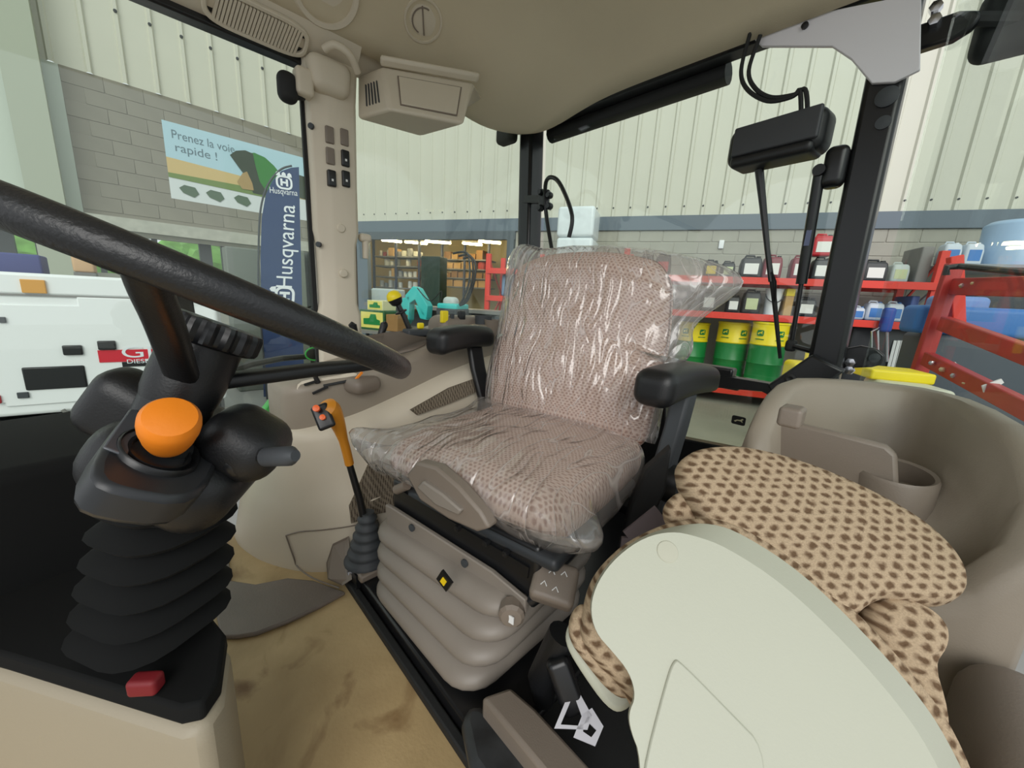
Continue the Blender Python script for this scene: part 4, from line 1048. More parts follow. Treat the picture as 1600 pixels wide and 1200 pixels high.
def corrugated(fn, s0, s1, z0, z1, step, dep, rib, off):
    mb = MB(); prof = []
    s = s0
    while s < s1:
        prof += [(s, 0), (s+step*.42, 0), (s+step*.42+rib*.25, 1), (s+step*.42+rib*.75, 1), (s+step*.42+rib, 0)]; s += step
    prof.append((s1, 0))
    mb.loft([[fn(a, off-dep*b, z0) for a, b in prof], [fn(a, off-dep*b, z1) for a, b in prof]], cap=False, wrap=False)
    return mb
wb = struct(build('wall_back', corrugated(B, sL, sRr, zt0-.02, 7.6, .34, .035, .09, TW), SHEET, ang=20))
bo = MB(); zb_ = sz(1100, 322)[1]
s = sL+.34*.42+.045
while s < sRr:
    bo.lathe([(.016, 0), (.016, -.012), (.001, -.014)], B(s, TW-.036, zb_), BN, 8); s += .34
bolts = build('sheet_bolts', bo, CHAR, wb); bolts['kind'] = 'stuff'
tb = struct(build('trim_back', MB().box(B((sL+sRr)/2, TW-.03, (zt0+zt1)/2), (sRr-sL, .10, zt0-zt1), RBW), BLUEG))
# storeroom opening
so0 = sz(575, 380)[0]; so1 = sz(797, 380)[0]; zo = sz(690, 375)[1]
so1b = sz(800, 380)[0]
# block wall beside the opening: backing plus single blocks where they can be told apart
bw = struct(build('wall_block', MB().box(B((so1b+.1+sRr)/2, TW+.018, (zt1+GROUND)/2), (sRr-so1b-.1, .10, zt1-GROUND), RBW), MORT))
struct(build('wall_block_left', MB().box(B((sL+so0)/2, TW+.03, (zt1+GROUND)/2), (so0-sL, .14, zt1-GROUND), RBW), BLUEG))
struct(build('trim_lintel', MB().box(B((so0+so1)/2, TW-.05, (zt1+zo)/2), (so1-so0+.3, .12, zt1-zo), RBW), mat('dark_lintel', (84, 92, 98), .6)))
struct(build('trim_jamb', MB().box(B(so1+.05, TW-.05, (zt1+GROUND)/2), (.16, .14, zt1-GROUND), RBW), MATS['dark_lintel']))
bl0 = None; k = 0
BW_, BH_ = .45, .225
row = 0; z = zt1-BH_/2
while z > .75:
    s = so1b+.35+(BW_/2 if row % 2 else 0)
    while s < 6.2:
        if bl0 is None:
            bl0 = build('block', MB().box((0, 0, 0), (BW_-.014, .06, BH_-.014)), BLOCK, None, bevel=.006, seg=1); o = bl0
        else:
            o = bl0.copy(); C.objects.link(o)
        o.location = B(s, TW-.012+random.uniform(-.003, .003), z); o.rotation_euler = (0, 0, BA)
        o.parent = bw; o.matrix_parent_inverse = wm(bw).inverted(); k += 1
        s += BW_
    row += 1; z -= BH_
# storeroom interior
sto = TW+4.2
STW = mat('store_wall', (206, 192, 150), .9)
struct(build('wall_store', MB().box(B((so0+so1)/2, sto, 1.2), (so1-so0+4.5, .1, 4.6), RBW), STW))
struct(build('wall_store_side', MB().box(B(so0-2.2, (TW+sto)/2, 1.2), (.1, sto-TW-.3, 4.4), RBW), STW))
struct(build('wall_store_end', MB().box(B(so1+2.2, (TW+sto)/2+.1, 1.2), (.1, sto-TW-.3, 4.4), RBW), STW))
struct(build('ceiling_store', MB().box(B((so0+so1)/2, (TW+sto)/2, 3.0), (so1-so0+4.5, sto-TW-.1, .1), RBW), STW))
TUBE = mat('lamp_tube', (255, 246, 220), .5, emit=(255, 226, 170), est=45)
for i, (px, py, dx, t) in enumerate(((612, 376, 30, 9.6), (650, 379, 34, 10.4), (684, 378, 40, 10.0), (738, 381, 30, 10.9), (765, 378, 34, 9.8))):
    a = W(px-dx/2, py-1, t); b = W(px+dx/2, py+2, t)
    tt = thing('tube_lamp', 'lit fluorescent tube lamp hanging in the store room', 'lamp', (a+b)/2, 'store room tube lamps'); build('hanger', MB().tube([(a+b)/2+V((0, 0, .05)), V(((a+b).x/2, (a+b).y/2, 2.96))], .008, 6), WHT, tt)
    build('tube', MB().tube([a, b], .03, 8), TUBE, tt); build('batten', MB().bar(a+V((0, 0, .06)), b+V((0, 0, .06)), .08, .05), WHT, tt)
# shelving in the storeroom with pots and cartons
def store_rack(px0, px1, t, ys, label, lower=500):
    p0, p1 = W(px0, 440, t), W(px1, 440, t); s0, s1 = p0.dot(BU), p1.dot(BU)
    zz = [W((px0+px1)/2, y, t).z for y in ys]
    r = thing('store_shelving', label, 'shelving', B((s0+s1)/2, t+.3, GROUND))
    for s in (s0, (s0+s1)/2, s1):
        build('upright', MB().box(B(s, t, (zz[0]+.55+GROUND)/2), (.06, .06, zz[0]+.55-GROUND), RBW), mat('navy_steel', (58, 66, 92), .5), r)
    for z in zz: build('shelf', MB().box(B((s0+s1)/2, t+.3, z-.02), (s1-s0, .6, .04), RBW), mat('shelf_grey', (120, 122, 124), .6), r)
    return s0, s1, zz, t
cols_ = [mat('pot_white', (226, 226, 220), .5), mat('carton_tan', (196, 160, 108), .8), mat('pot_grey', (150, 152, 156), .5), mat('carton_dark', (150, 112, 66), .8), mat('pot_red', (170, 60, 54), .5)]
cname = ['white', 'tan cardboard', 'grey', 'brown cardboard', 'red']
def goods(s0, s1, z, t, hmax, wid, wts, group, gap=9):
    s = s0+.05
    while s < s1-.1:
        w_ = wid*random.uniform(.7, 1.2); h_ = min(hmax*random.uniform(.5, 1), gap-.07); c = random.choices(range(5), wts)[0]
        pot = c in (0, 2, 4)
        if random.random() < .88:
            mb = MB()
            if pot:
                mb.lathe([(w_*.42, 0), (w_*.45, h_*.85), (w_*.40, h_*.88), (w_*.40, h_), (.002, h_)], B(s+w_/2, t+.2, z), (0, 0, 1), 10)
                quick('store_pot', mb, cols_[c], cname[c]+' pot on the '+group, 'pot', cname[c]+' pots on the '+group)
            else:
                mb.box(B(s+w_/2, t+.25, z+h_/2), (w_*.94, .4, h_), RBW); mb.box(B(s+w_/2, t+.25, z+h_+.001), (w_*.12, .4, .004), RBW)
                quick('carton', mb, cols_[c], cname[c]+' carton on the '+group, 'carton', cname[c]+' cartons on the '+group, bevel=.008)
        s += w_+.02
a = store_rack(585, 655, 10.2, (400, 415, 432, 449), 'navy store-room shelving loaded with pots behind the lintel')
for i, z in enumerate(a[2]): goods(a[0], a[1], z, a[3], .26, .17, (5, .6, 1.4, .4, .5), 'navy store-room shelving', a[2][i-1]-z if i else 9)
a = store_rack(690, 762, 11.4, (405, 420, 434, 448), 'far store-room shelving stacked with cardboard cartons')
for i, z in enumerate(a[2]): goods(a[0], a[1], z, a[3], .30, .30, (.5, 5, 1, 3, .3), 'far store-room shelving', a[2][i-1]-z if i else 9)
dc = W(672, 430, 9.4)
ztc = W(672, 400, 9.4).z
quick('green_cabinet', MB().rbox(B(dc.dot(BU), 9.6, (ztc+GROUND)/2), (W(687, 430, 9.4).dot(BU)-W(657, 430, 9.4).dot(BU), .4, ztc-GROUND), .03, RBW, m=1), mat('dark_green_cabinet', (22, 52, 40), .5), 'dark green cabinet standing in front of the store-room shelving', 'cabinet')

# ---- red pallet racking
def rack(name, label, s0, s1, t0, t1, zz, top, ups, bot=None):
    r = thing(name, label, 'rack', B((s0+s1)/2, (t0+t1)/2, GROUND))
    for s in ups:
        for t in (t0, t1):
            build('upright', MB().box(B(s, t, (top+GROUND)/2), (.10, .08, top-GROUND), RBW), RED, r, bevel=.006)
        for q in range(3):
            z0 = GROUND+.2+q*(top-GROUND-.3)/3; z1 = z0+(top-GROUND-.3)/3
            build('brace', MB().bar(B(s, t0, z0 if q % 2 else z1), B(s, t1, z1 if q % 2 else z0), .03, .03), RED, r)
    for z in zz:
        build('beam', MB().box(B((s0+s1)/2, t0-.05, z), (s1-s0, .05, .11), RBW), RED, r, bevel=.005)
        build('beam', MB().box(B((s0+s1)/2, t1+.05, z), (s1-s0, .05, .11), RBW), RED, r)
        build('deck', MB().box(B((s0+s1)/2, (t0+t1)/2, z+.045), (s1-s0, t1-t0, .02), RBW), mat('deck_blue', (86, 104, 140), .7), r)
    return r
zU = sz(1270, 442, TR)[1]; zL = sz(1270, 501, TR)[1]; sR1 = sz(1452, 480, TR)[0]
sA = sz(975, 440, TR)[0]; zP = sz(1150, 594, TR)[1]
rack('pallet_rack', 'tall red pallet rack holding cans and drums along the block wall', sA, sR1, TR, TR+.9, (zU, zL, zP-.1945), zU+.50, (sA, sR1))
za, zb2 = sz(790, 424, TR)[1], sz(790, 467, TR)[1]; s1_, s2_ = sz(763, 430, TR)[0], sz(846, 430, TR)[0]
rack('pallet_rack', 'short red pallet rack with a blue container by the store-room opening', s1_, s2_, TR, TR+.8, (za, zb2), za+.34, (s1_, s2_))
# ---- cans
def can(px0, px1, ytop, zbase, body, lab=None, label='', t=TR+.12, dep=.22, labcol=None, cat='jerrycan', group=None):
    p0 = W(px0, ytop, t); p1 = W(px1, ytop, t); s0, s1 = p0.dot(BU), p1.dot(BU); w_ = s1-s0; h = W((px0+px1)/2, ytop, t).z-zbase
    c = B((s0+s1)/2, t+dep/2, zbase)
    o = thing('jerrycan', label, cat, c, group)
    def fn(p):
        x, y, z = p
        k = max(0, (z/h+.5)-.72)/.28
        return (x*(1-.22*k), y*(1-.25*k), z)
    build('body', MB().rbox(c+V((0, 0, h*.45)), (w_*.95, dep, h*.9), min(.035, w_*.2), RBW, m=3, fn=fn), body, o)
    hp0 = c+V((0, 0, h*.88))
    build('handle', MB().tube([hp0-BU*w_*.3, hp0-BU*w_*.26+V((0, 0, h*.10)), hp0+BU*w_*.1+V((0, 0, h*.10)), hp0+BU*w_*.16], w_*.055, 6), body, o)
    build('cap', MB().lathe([(w_*.10, 0), (w_*.10, h*.08), (.001, h*.085)], hp0+BU*w_*.30, (0, 0, 1), 10), labcol or BLK, o)
    if lab: build('label', MB().box(c-BN*(dep/2+.002)+V((0, 0, h*.40)), (w_*.62, .004, h*.46), RBW), lab, o)
    return o
def cm(n, c, r=.45): return mat(n, c, r)
LW = cm('label_white', (232, 232, 226)); LY = cm('label_yellow', (240, 212, 40)); LG = cm('label_pale_green', (196, 206, 160)); LBl = cm('label_blue', (70, 130, 200))
K_ = cm('can_black', (40, 42, 44)); MAR = cm('can_maroon', (120, 34, 48)); CRD = cm('can_red', (190, 40, 50)); CGY = cm('can_pale', (186, 196, 192)); CBL = cm('can_ice', (206, 216, 226)); GBX = cm('box_grey', (128, 126, 122))
zu, zl = zU+.055, zL+.055
can(1102, 1126, 405, zu, K_, LY, 'black oil can with yellow label at the end of the upper red shelf')
can(1129, 1152, 407, zu, K_, LG, 'black oil can with pale green label on the upper red shelf')
can(1160, 1196, 398, zu, K_, LW, 'large black jerrycan with white label before the maroon cans on the upper shelf')
can(1196, 1228, 397, zu, MAR, LW, 'maroon jerrycan with white label beside the large black one')
can(1240, 1272, 398, zu, MAR, LW, 'maroon jerrycan under the bright red can on the upper shelf')
can(1273, 1306, 401, zu, K_, LW, 'black jerrycan directly below the bright red can')
can(1274, 1310, 364, W(1290, 400, TR+.12).z, CRD, LW, 'bright red jerrycan stacked on top of the upper shelf row')
can(1353, 1395, 405, zu, K_, LW, 'wide black jerrycan with large white label beyond the near rear post')
can(1397, 1428, 409, zu, CGY, LG, 'pale grey-green jerrycan on the upper shelf beside the grey box')
gx0 = sz(1430, 430, TR+.12)[0]; gx1 = sR1-.055
quick('grey_box', MB().rbox(B((gx0+gx1)/2, TR+.36, zu+.26), (gx1-gx0, .5, .52), .02, RBW, m=1), GBX, 'plain grey box at the upright end of the upper red shelf', 'box')
can(1000, 1024, 396, zu, K_, None, 'black can showing over the seat back on the upper shelf')
can(1025, 1052, 396, zu, K_, CRD, 'black can with red label showing over the seat back')
can(1098, 1124, 452, zl, K_, LW, 'black can with white label half hidden behind the plastic corner on the lower shelf')
can(1138, 1160, 460, zl, K_, LW, 'small black bottle-shaped can on the lower red shelf')
can(1164, 1194, 452, zl, K_, LG, 'tall black jerrycan beside the white bucket on the lower shelf')
can(1248, 1281, 464, zl, K_, LW, 'squat black can with white label beside the gas strut')
bk_ = thing('bucket', 'white plastic bucket with lid and handle on the lower red shelf', 'bucket', B(sz(1210, 470, TR+.15)[0], TR+.25, zl))
c = B(sz(1210, 470, TR+.15)[0], TR+.25, zl); hb_ = W(1210, 451, TR+.15).z-zl
build('body', MB().lathe([(.105, 0), (.125, hb_*.9), (.132, hb_*.9), (.132, hb_*.97)], c, (0, 0, 1), 24), WHT, bk_)
build('lid', MB().lathe([(.135, hb_*.95), (.135, hb_), (.001, hb_)], c, (0, 0, 1), 24), WHT, bk_)
build('handle', MB().tube([c+BU*.128*math.cos(a)-BN*(.02+.12*math.sin(a))+V((0, 0, hb_*.8-.14*math.sin(a))) for a in [math.pi*k/10 for k in range(11)]], .008, 6), CHAR, bk_)
cy = B(sz(1235, 470, TR+.1)[0], TR+.3, zl)
yb = thing('yellow_carton', 'cardboard carton with yellow top beside the white bucket', 'carton', cy)
build('carton', MB().box(cy+V((0, 0, .16)), (.115, .3, .32), RBW), cols_[1], yb, bevel=.006); build('lid', MB().box(cy+V((0, 0, .38)), (.12, .31, .12), RBW), YEL, yb, bevel=.006)
can(1334, 1356, 478, zl, CBL, LBl, 'small pale bottle with blue label on the lower shelf beyond the near post', dep=.15, labcol=LBl)
for i, (x0, x1, yt) in enumerate(((1358, 1388, 470), (1389, 1419, 471))):
    can(x0, x1, yt, zl, CBL, LBl, ['clear screenwash can with blue label on the lower shelf next to the small pale bottle', 'clear screenwash can with blue label on the lower shelf next to the blue crate'][i], labcol=LBl)
cx0 = sz(1421, 490, TR+.12)[0]; cx1 = sR1-.055
quick('blue_crate', MB().rbox(B((cx0+cx1)/2, TR+.4, zl+.2), (cx1-cx0, .5, .40), .02, RBW, m=1), cm('crate_blue', (96, 122, 190)), 'blue plastic crate at the upright end of the lower red shelf', 'crate')
quick('blue_container', MB().rbox(B(sz(800, 450, TR+.1)[0], TR+.35, zb2+.055+.22), (.5, .5, .44), .05, RBW, m=1), cm('container_slate_blue', (118, 144, 176)), 'slate blue container on the short red rack', 'container')
# ---- drums on a pallet
def badge(c, nrm, up, s, par):
    x = up.cross(nrm).normalized()
    build('badge', MB().prism([c+x*(a*s)+up*(b*s) for a, b in rrect(0, 0, 1, .9, .4, 3)], nrm*.004), GRN, par)
    build('badge_deer', MB().prism([c+nrm*.004+x*(a*s*.8)+up*(b*s*.7) for a, b in ((-.9,-.2),(-.4,.3),(.2,.3),(.5,.9),(.9,.7),(.6,.3),(.9,-.6),(.4,-.1),(-.2,-.1),(-.6,-.7))], nrm*.003), YEL, par)
DR = .29
def drum(px, label, t=TR+.35):
    s = sz(px, 540, t)[0]; c = B(s, t, zP+.012); H = sz(px, 503, t)[1]-zP-.012
    o = thing('oil_drum', label, 'drum', c)
    build('lower_shell', MB().lathe([(DR, 0), (DR+.008, .01), (DR, .03), (DR, H*.30), (DR+.012, H*.32), (DR, H*.34), (DR, H*.62)], c, (0, 0, 1), 36), GRN, o)
    build('upper_shell', MB().lathe([(DR, H*.62), (DR+.012, H*.635), (DR, H*.65), (DR, H*.96), (DR+.010, H*.97), (DR+.010, H)], c, (0, 0, 1), 36, cap=False), YEL, o)
    build('lid', MB().lathe([(DR, H*.985), (.002, H*.985)], c, (0, 0, 1), 36), YEL, o)
    dr = (CAM-c); dr.z = 0; dr.normalize()
    for aa in (-.5, .62):
        d = rz(aa) @ dr; badge(c+d*(DR+.003)+V((0, 0, H*.82)), d, V((0, 0, 1)), .055, o)
        x = V((0, 0, 1)).cross(d)
        build('lettering', MB().box(c+d*(DR+.002)+V((0, 0, H*.72)), (.14, .004, .014), Matrix((x, -d, V((0,0,1)))).transposed()), GRN, o)
    return s
DR = .265
drum(1080, 'yellow and green oil drum half hidden by the plastic seat cover', TR+.55)
drum(1143, 'yellow and green oil drum in the middle of the pallet', TR+.45)
drum(1199, 'yellow and green oil drum behind the wiper blade', TR+.10)
pal = thing('pallet', 'wooden pallet under the yellow and green drums', 'pallet', B(sz(1140, 590, TR)[0], TR+.35, zP-.15))
WOOD = mat('pallet_wood', (196, 168, 120), .8, var=.12, vscale=6)
sp0, sp1 = sz(1058, 590, TR)[0], sz(1240, 590, TR)[0]
for k in range(6): build('board', MB().box(B((sp0+sp1)/2, TR-.05+k*.16, zP), (sp1-sp0, .12, .025), RBW), WOOD, pal)
for q in (0, .5, 1):
    for tt in (-.03, .7): build('block', MB().box(B(sp0+.06+(sp1-sp0-.12)*q, TR+tt, zP-.07), (.10, .1, .11), RBW), WOOD, pal)
build('bottom_board', MB().box(B((sp0+sp1)/2, TR-.03, zP-.132), (sp1-sp0, .1, .015), RBW), WOOD, pal)
# ---- wrapped white tank behind the seat
c = W(893, 352, TR+.5)
ibc = thing('wrapped_pallet', 'tall pallet load in crinkled white stretch wrap behind the seat', 'pallet load', B(c.dot(BU), TR+.6, GROUND))
WRAP = mat('stretch_wrap', (222, 230, 232), .25, var=.06, vscale=7, bump=.8, bscale=12)
sI0, sI1 = sz(870, 350, TR+.1)[0], sz(928, 350, TR+.1)[0]; zI = sz(900, 320, TR+.1)[1]
zc = GROUND
for k in range(6):
    hh = (zI-GROUND)/6; build('bale', MB().rbox(B((sI0+sI1)/2+random.uniform(-.02, .02), TR+.5, zc+hh/2), (sI1-sI0, .7, hh*.99), .06, RBW, m=2), WRAP, ibc); zc += hh
quick('light_switch', MB().rbox(W(1127, 382, TW-.06), (.09, .04, .16), .015, RBW, m=1), WHT, 'small white wall plate on the block wall above the cans', 'switch')

# ---- red implement at the right (bolted frame), tools and blue parts
imp = thing('red_implement', 'dull red bolted implement frame with cross beams beyond the near quarter glass', 'implement', W(1500, 560, 4.2))
def Q(px, py, t): return W(px, py, t)
pa_, pb_ = Q(1492, 412, 4.6), Q(1428, 605, 4.6); PIL = pa_+(pb_-pa_)*((GROUND-pa_.z)/(pb_.z-pa_.z))
for a, b, wd in (((1492, 412, 4.6), (PIL.x, PIL.y, PIL.z), .11), ((1490, 448, 4.6), (1680, 448, 3.4), .14), ((1474, 505, 4.5), (1700, 590, 3.0), .12), ((1448, 560, 4.5), (1720, 700, 2.9), .12), ((1492, 400, 4.62), (1496, 520, 4.62), .09)):
    build('beam', MB().bar(Q(*a), PIL if wd == .11 else Q(*b), .07, wd), REDD if wd > .1 else RED, imp, bevel=.008)
BRS = mat('brass_bolt', (226, 208, 170), .35, .7)
for a, b, n in (((1500, 446, 4.5), (1600, 446, 3.9), 5), ((1488, 508, 4.4), (1600, 552, 3.6), 9), ((1452, 566, 4.4), (1600, 640, 3.5), 7)):
    for k in range(n):
        p = Q(*a).lerp(Q(*b), (k+.3)/n); p = p+(CAM-p).normalized()*.07+V((0, 0, random.uniform(-.02, .02)))
        build('bolt', MB().lathe([(.02, .02), (.02, -.01), (.001, -.014)], p, BN, 6), BRS if k % 2 else CHROME, imp)
quick('strap_bar', MB().tube([Q(1478, 430, 4.3), Q(1480, 418, 4.3), Q(1500, 416, 4.3), Q(1620, 428, 3.8)], .024, 8), BLKS, 'black bar with hooked end lying along the top of the red implement', 'bar')
mz = W(1560, 505, 4.9).z-.13
for i, (a, d, m_, lb) in enumerate((((1560, 505, 4.9), (1.3, .3, .26), cm('sheet_blue', (60, 120, 190)), 'bright blue panel behind the red implement beams'),
                                ((1492, 484, 5.17), (.42, .18, .26), cm('pale_blue_box', (120, 150, 205)), 'pale blue box beside the red rack upright'),
                                ((1600, 470, 5.5), (1.0, .4, .40), cm('dark_machine', (46, 52, 60)), 'dark machine body above the blue panel'),
                                ((1575, 592, 5.0), (1.5, .5, .7), cm('dark_lower_machine', (70, 78, 88), .5), 'dark grey machine body under the red implement'),
                                ((1478, 600, 6.15), (.4, .4, .5), cm('grey_bin', (170, 182, 186)), 'pale grey bin at the foot of the red implement'))):
    q_ = Q(*a); z1_ = q_.z+d[2]/2; z0_ = {0: mz, 1: mz, 2: GROUND, 3: GROUND, 4: GROUND}[i]; z1_ = mz if i == 3 else z1_
    quick('machine_part', MB().rbox(V((q_.x, q_.y, (z0_+z1_)/2)), (d[0], d[1], z1_-z0_), .05, RBW, m=2), m_, lb, 'machine')
for i, (a, b) in enumerate((((1492, 565, 4.2), (1502, 580, 4.2)), ((1535, 603, 3.7), (1565, 598, 3.7)))):
    quick('paper_tag', MB().prism([Q(a[0], a[1], a[2]), Q(b[0], b[1]-6, b[2]), Q(b[0]+4, b[1], b[2]), Q(a[0]+4, a[1]+14, a[2])], BN*.012), WHT, ['white paper tag tied to the lowest red beam', 'white paper strip lying on the lowest red beam'][i], 'tag')
zws = W(1500, 416, TR+.12).z
for i, (x0, x1) in enumerate(((1480, 1511), (1514, 1546))):
    can(x0, x1, 376, zws+.02, CBL, LBl, ['translucent can with blue label on the grey wall shelf by the red rack', 'translucent can with blue label on the grey wall shelf by the ice-blue drum'][i], t=TR+.12, labcol=WHT)
ws0, ws1 = sz(1479, 420, TR)[0], sz(1760, 420, TR)[0]
wsh = thing('steel_shelf', 'grey wall shelf holding the translucent cans and ice-blue drum', 'shelf', B((ws0+ws1)/2, TR+.7, zws))
build('board', MB().box(B((ws0+ws1)/2, TR+.56, zws), (ws1-ws0, 1.2, .04), RBW), cm('stand_grey', (150, 158, 166)), wsh)
for ss_ in (ws0+.2, ws1-.2): build('bracket', MB().bar(B(ss_, TR+.1, zws-.03), B(ss_, TW-.05, zws-.7), .04, .04), cm('stand_grey', (150, 158, 166)), wsh)
ib = B(sz(1608, 400, TR)[0], TR+.35, zws+.48)
quick('ice_blue_drum', MB().lathe([(.32, -.46), (.33, -.2), (.32, -.18), (.33, .1), (.32, .12), (.27, .16), (.001, .16)], ib, (0, 0, 1), 32), cm('ice_blue_plastic', (168, 196, 226), .35), 'ice-blue plastic drum on the grey wall shelf', 'drum')
# low yellow bodywork and clear sheet just outside the near post
quick('yellow_bodywork', MB().rbox(W(1392, 582, 3.4)-V((0, 0, .008)), (.34, .30, .07), .015, RBW, m=2), YEL, 'yellow machine bodywork just outside the near rear post foot', 'body panel')
pbn = W(1415, 606, 3.2); pbz = W(1392, 582, 3.4).z-.038
quick('pale_bonnet', MB().rbox(V((pbn.x, pbn.y, (pbz+GROUND)/2)), (.30, .4, pbz-GROUND), .03, RBW, m=2), cm('pale_bonnet_cream', (206, 206, 186)), 'pale cream bonnet edge behind the storage tray', 'body panel')
yt_ = W(1262, 566, 5.0)
quick('yellow_tank', MB().rbox(V((yt_.x, yt_.y, (yt_.z+GROUND)/2)), (.34, .4, yt_.z-GROUND), .05, RBW, m=2), YEL, 'flat yellow machine cover below the lower red shelf', 'body panel')
quick('yellow_pot', MB().lathe([(.062, 0), (.068, .13), (.062, .145), (.001, .145)], V((yt_.x+.02, yt_.y+.05, yt_.z-.003)), (0, 0, 1), 18), YEL, 'small yellow pot standing on the flat yellow machine cover', 'pot')
db0 = sz(1322, 560, TR+.1)[0]; db1 = sR1-.06; dbz = W(1372, 511, TR+.1).z; dby = zP-.1395
quick('dark_bin', MB().rbox(B((db0+db1)/2, TR+.4, (dbz+dby)/2), (db1-db0, .6, dbz-dby), .05, RBW, m=2), cm('bin_black', (44, 48, 52)), 'black bin in the bottom bay of the red rack', 'bin')
pu = thing('hand_pump', 'blue hand pump with wire frame in front of the red rack', 'pump', W(1386, 540, TR-.137))
build('body', MB().rbox(W(1386, 500, TR-.137), (.14, .13, .36), .04, RBW, m=1), cm('pump_blue', (40, 80, 170)), pu)
build('stem', MB().tube([W(1386, 510, TR-.137), W(1386, 565, TR-.137)], .02, 8), CHROME, pu)
for x in (1362, 1372): build('wire', MB().tube([W(1382, 508, TR-.137), W(x, 518, TR-.137), W(x, 548, TR-.137)], .012, 6), CHROME, pu)
for k in range(3): quick('white_strip', MB().bar(B(sz(1392+6*k, 560, TR+.05)[0], TR+.03, dby), W(1399+6*k, 532, TR+.088), .036, .016), WHT, 'white plastic strip leaning below the blue hand pump', 'strip', 'white strips below the pump')

# ---- turquoise mini digger and clutter seen over the console
TURQ = mat('turquoise_paint', (54, 190, 186), .4)
dg = thing('mini_digger', 'turquoise mini digger with folded boom and hydraulic hoses', 'digger', W(650, 520, 5.2))
D = lambda x, y: W(x, y, 5.2)
for nm, poly in (('boom', ((632, 462), (645, 447), (652, 450), (668, 478), (666, 498), (658, 490), (648, 468), (640, 474))), ('dipper', ((628, 466), (640, 462), (638, 500), (628, 514), (622, 514))), ('ram_cover', ((648, 476), (660, 482), (666, 500), (656, 498)))):
    build(nm, MB().prism([D(x, y) for x, y in poly], BN*.16), TURQ, dg, bevel=.01)
build('bonnet', MB().rbox(W(708, 479, 5.3), (.34, .4, .09), .03, RBW, m=1), TURQ, dg)
build('hose', MB().tube(spline([D(652, 450), D(672, 470), D(690, 455), D(686, 480)], 6), .008, 6), BLK, dg)
for dx, dy in ((0, 0), (9, 4), (16, 8)):
    build('roll_bar', MB().tube(spline([W(708+dx, 396+dy, 5.2), W(726+dx*.6, 394+dy, 5.2), W(733+dx*.6, 405+dy, 5.2), W(733+dx*.5, 440, 5.2), W(722+dx*.5, 470, 5.2), W(716, 478, 5.2)], 6), .016, 8), BLK, dg)
for nm_, px_, wd_, zt_, tt_ in (('chassis', 645, .7, W(645, 512, 5.2).z, 5.3), ('engine_deck', 710, .34, W(708, 479, 5.3).z-.03, 5.3)):
    build(nm_, MB().box(B(sz(px_, 512, tt_)[0] if wd_ > .5 else W(708, 479, 5.3).dot(BU), tt_, (zt_+GROUND)/2), (wd_, .4, zt_-GROUND), RBW), CHAR, dg)
lb = thing('tool_bench', 'low grey bench with clutter below the store-room opening', 'bench', W(690, 520, 6.4))
bt_ = W(690, 478, 6.4)+V((0, 0, -.05)); ztb = bt_.z+.03; bs0 = W(575, 478, 6.2).dot(BU); bs1 = W(790, 478, 6.2).dot(BU)
build('top', MB().box(B((bs0+bs1)/2, 6.4, bt_.z), (bs1-bs0, .6, .06), RBW), GBX, lb); build('panel', MB().box(B((bs0+bs1)/2, 6.5, (bt_.z-.03+GROUND)/2), (bs1-bs0-.1, .05, bt_.z-.03-GROUND), RBW), CHAR, lb)
def cbox(px0, px1, y0, y1, t, m_, label, zb):
    a, b = W(px0, y1, t), W(px1, y0, t); a = V((a.x, a.y, zb)); w_ = (b-a).dot(BU); h = b.z-a.z
    o = thing('toy_box', label, 'box', B((a+b).dot(BU)/2, t+.15, a.z)); c = B((a+b).dot(BU)/2, t+.15, a.z+h/2)
    build('carton', MB().box(c, (w_, .3, h), RBW), m_, o, bevel=.005)
    build('print_panel', MB().box(c-BN*.152, (w_*.9, .004, h*.8), RBW), mat('toy_yellow', (226, 214, 110), .5), o)
    build('print_machine', MB().prism([c-BN*.155+BU*(u*w_*.34)+V((0, 0, v_*h*.3)) for u, v_ in ((-1,-.8),(-1,.2),(-.3,.3),(-.1,1),(.5,1),(.6,.2),(1,0),(1,-.8))], -BN*.003), GRN, o)
    return o
tbz = W(580, 515, 4.6).z; tbp = W(585, 515, 4.75)
tbn = thing('low_table', 'low grey table under the toy tractor boxes', 'table', V((tbp.x, tbp.y, GROUND)))
build('top', MB().box(V((tbp.x, tbp.y, tbz-.02)), (.8, .6, .04), RBW), GBX, tbn)
for q1 in (-.35, .35):
    for q2 in (-.25, .25): build('leg', MB().box(V((tbp.x, tbp.y, (tbz-.04+GROUND)/2))+BU*q1+BN*q2, (.04, .04, tbz-.04-GROUND), RBW), CHAR, tbn)
cbox(563, 600, 486, 515, 4.6, mat('toy_green_box', (46, 96, 56), .5), 'dark green toy tractor box on the low table beside the beige post', tbz)
cbox(574, 598, 470, 486, 4.62, mat('toy_pale_box', (214, 210, 160), .5), 'pale yellow toy tractor box stacked on the dark green one', W(600, 486, 4.6).z)
quick('clear_bin', MB().rbox(B(W(606, 468, 6.35).dot(BU), 6.37, ztb+.14), (.52, .4, .28), .04, RBW, m=1), cm('clear_grey_plastic', (176, 186, 184), .3), 'grey translucent storage bin behind the toy boxes', 'bin')
quick('plastic_sack', MB().rbox(B(W(704, 462, 6.35).dot(BU), 6.37, ztb+.095), (.26, .24, .20), .08, RBW, m=2), CGY, 'pale plastic sack behind the turquoise bonnet', 'sack')
quick('brown_box', MB().box(B(sz(600, 503, 4.6)[0]+.115, 4.75, tbz+.12), (.20, .25, .24), RBW), cols_[3], 'brown cardboard box next to the dark green toy box', 'box', bevel=.006)
hs = thing('black_hose', 'pair of black hoses curving up beside the far rear post', 'hose', W(800, 480, 4.6))
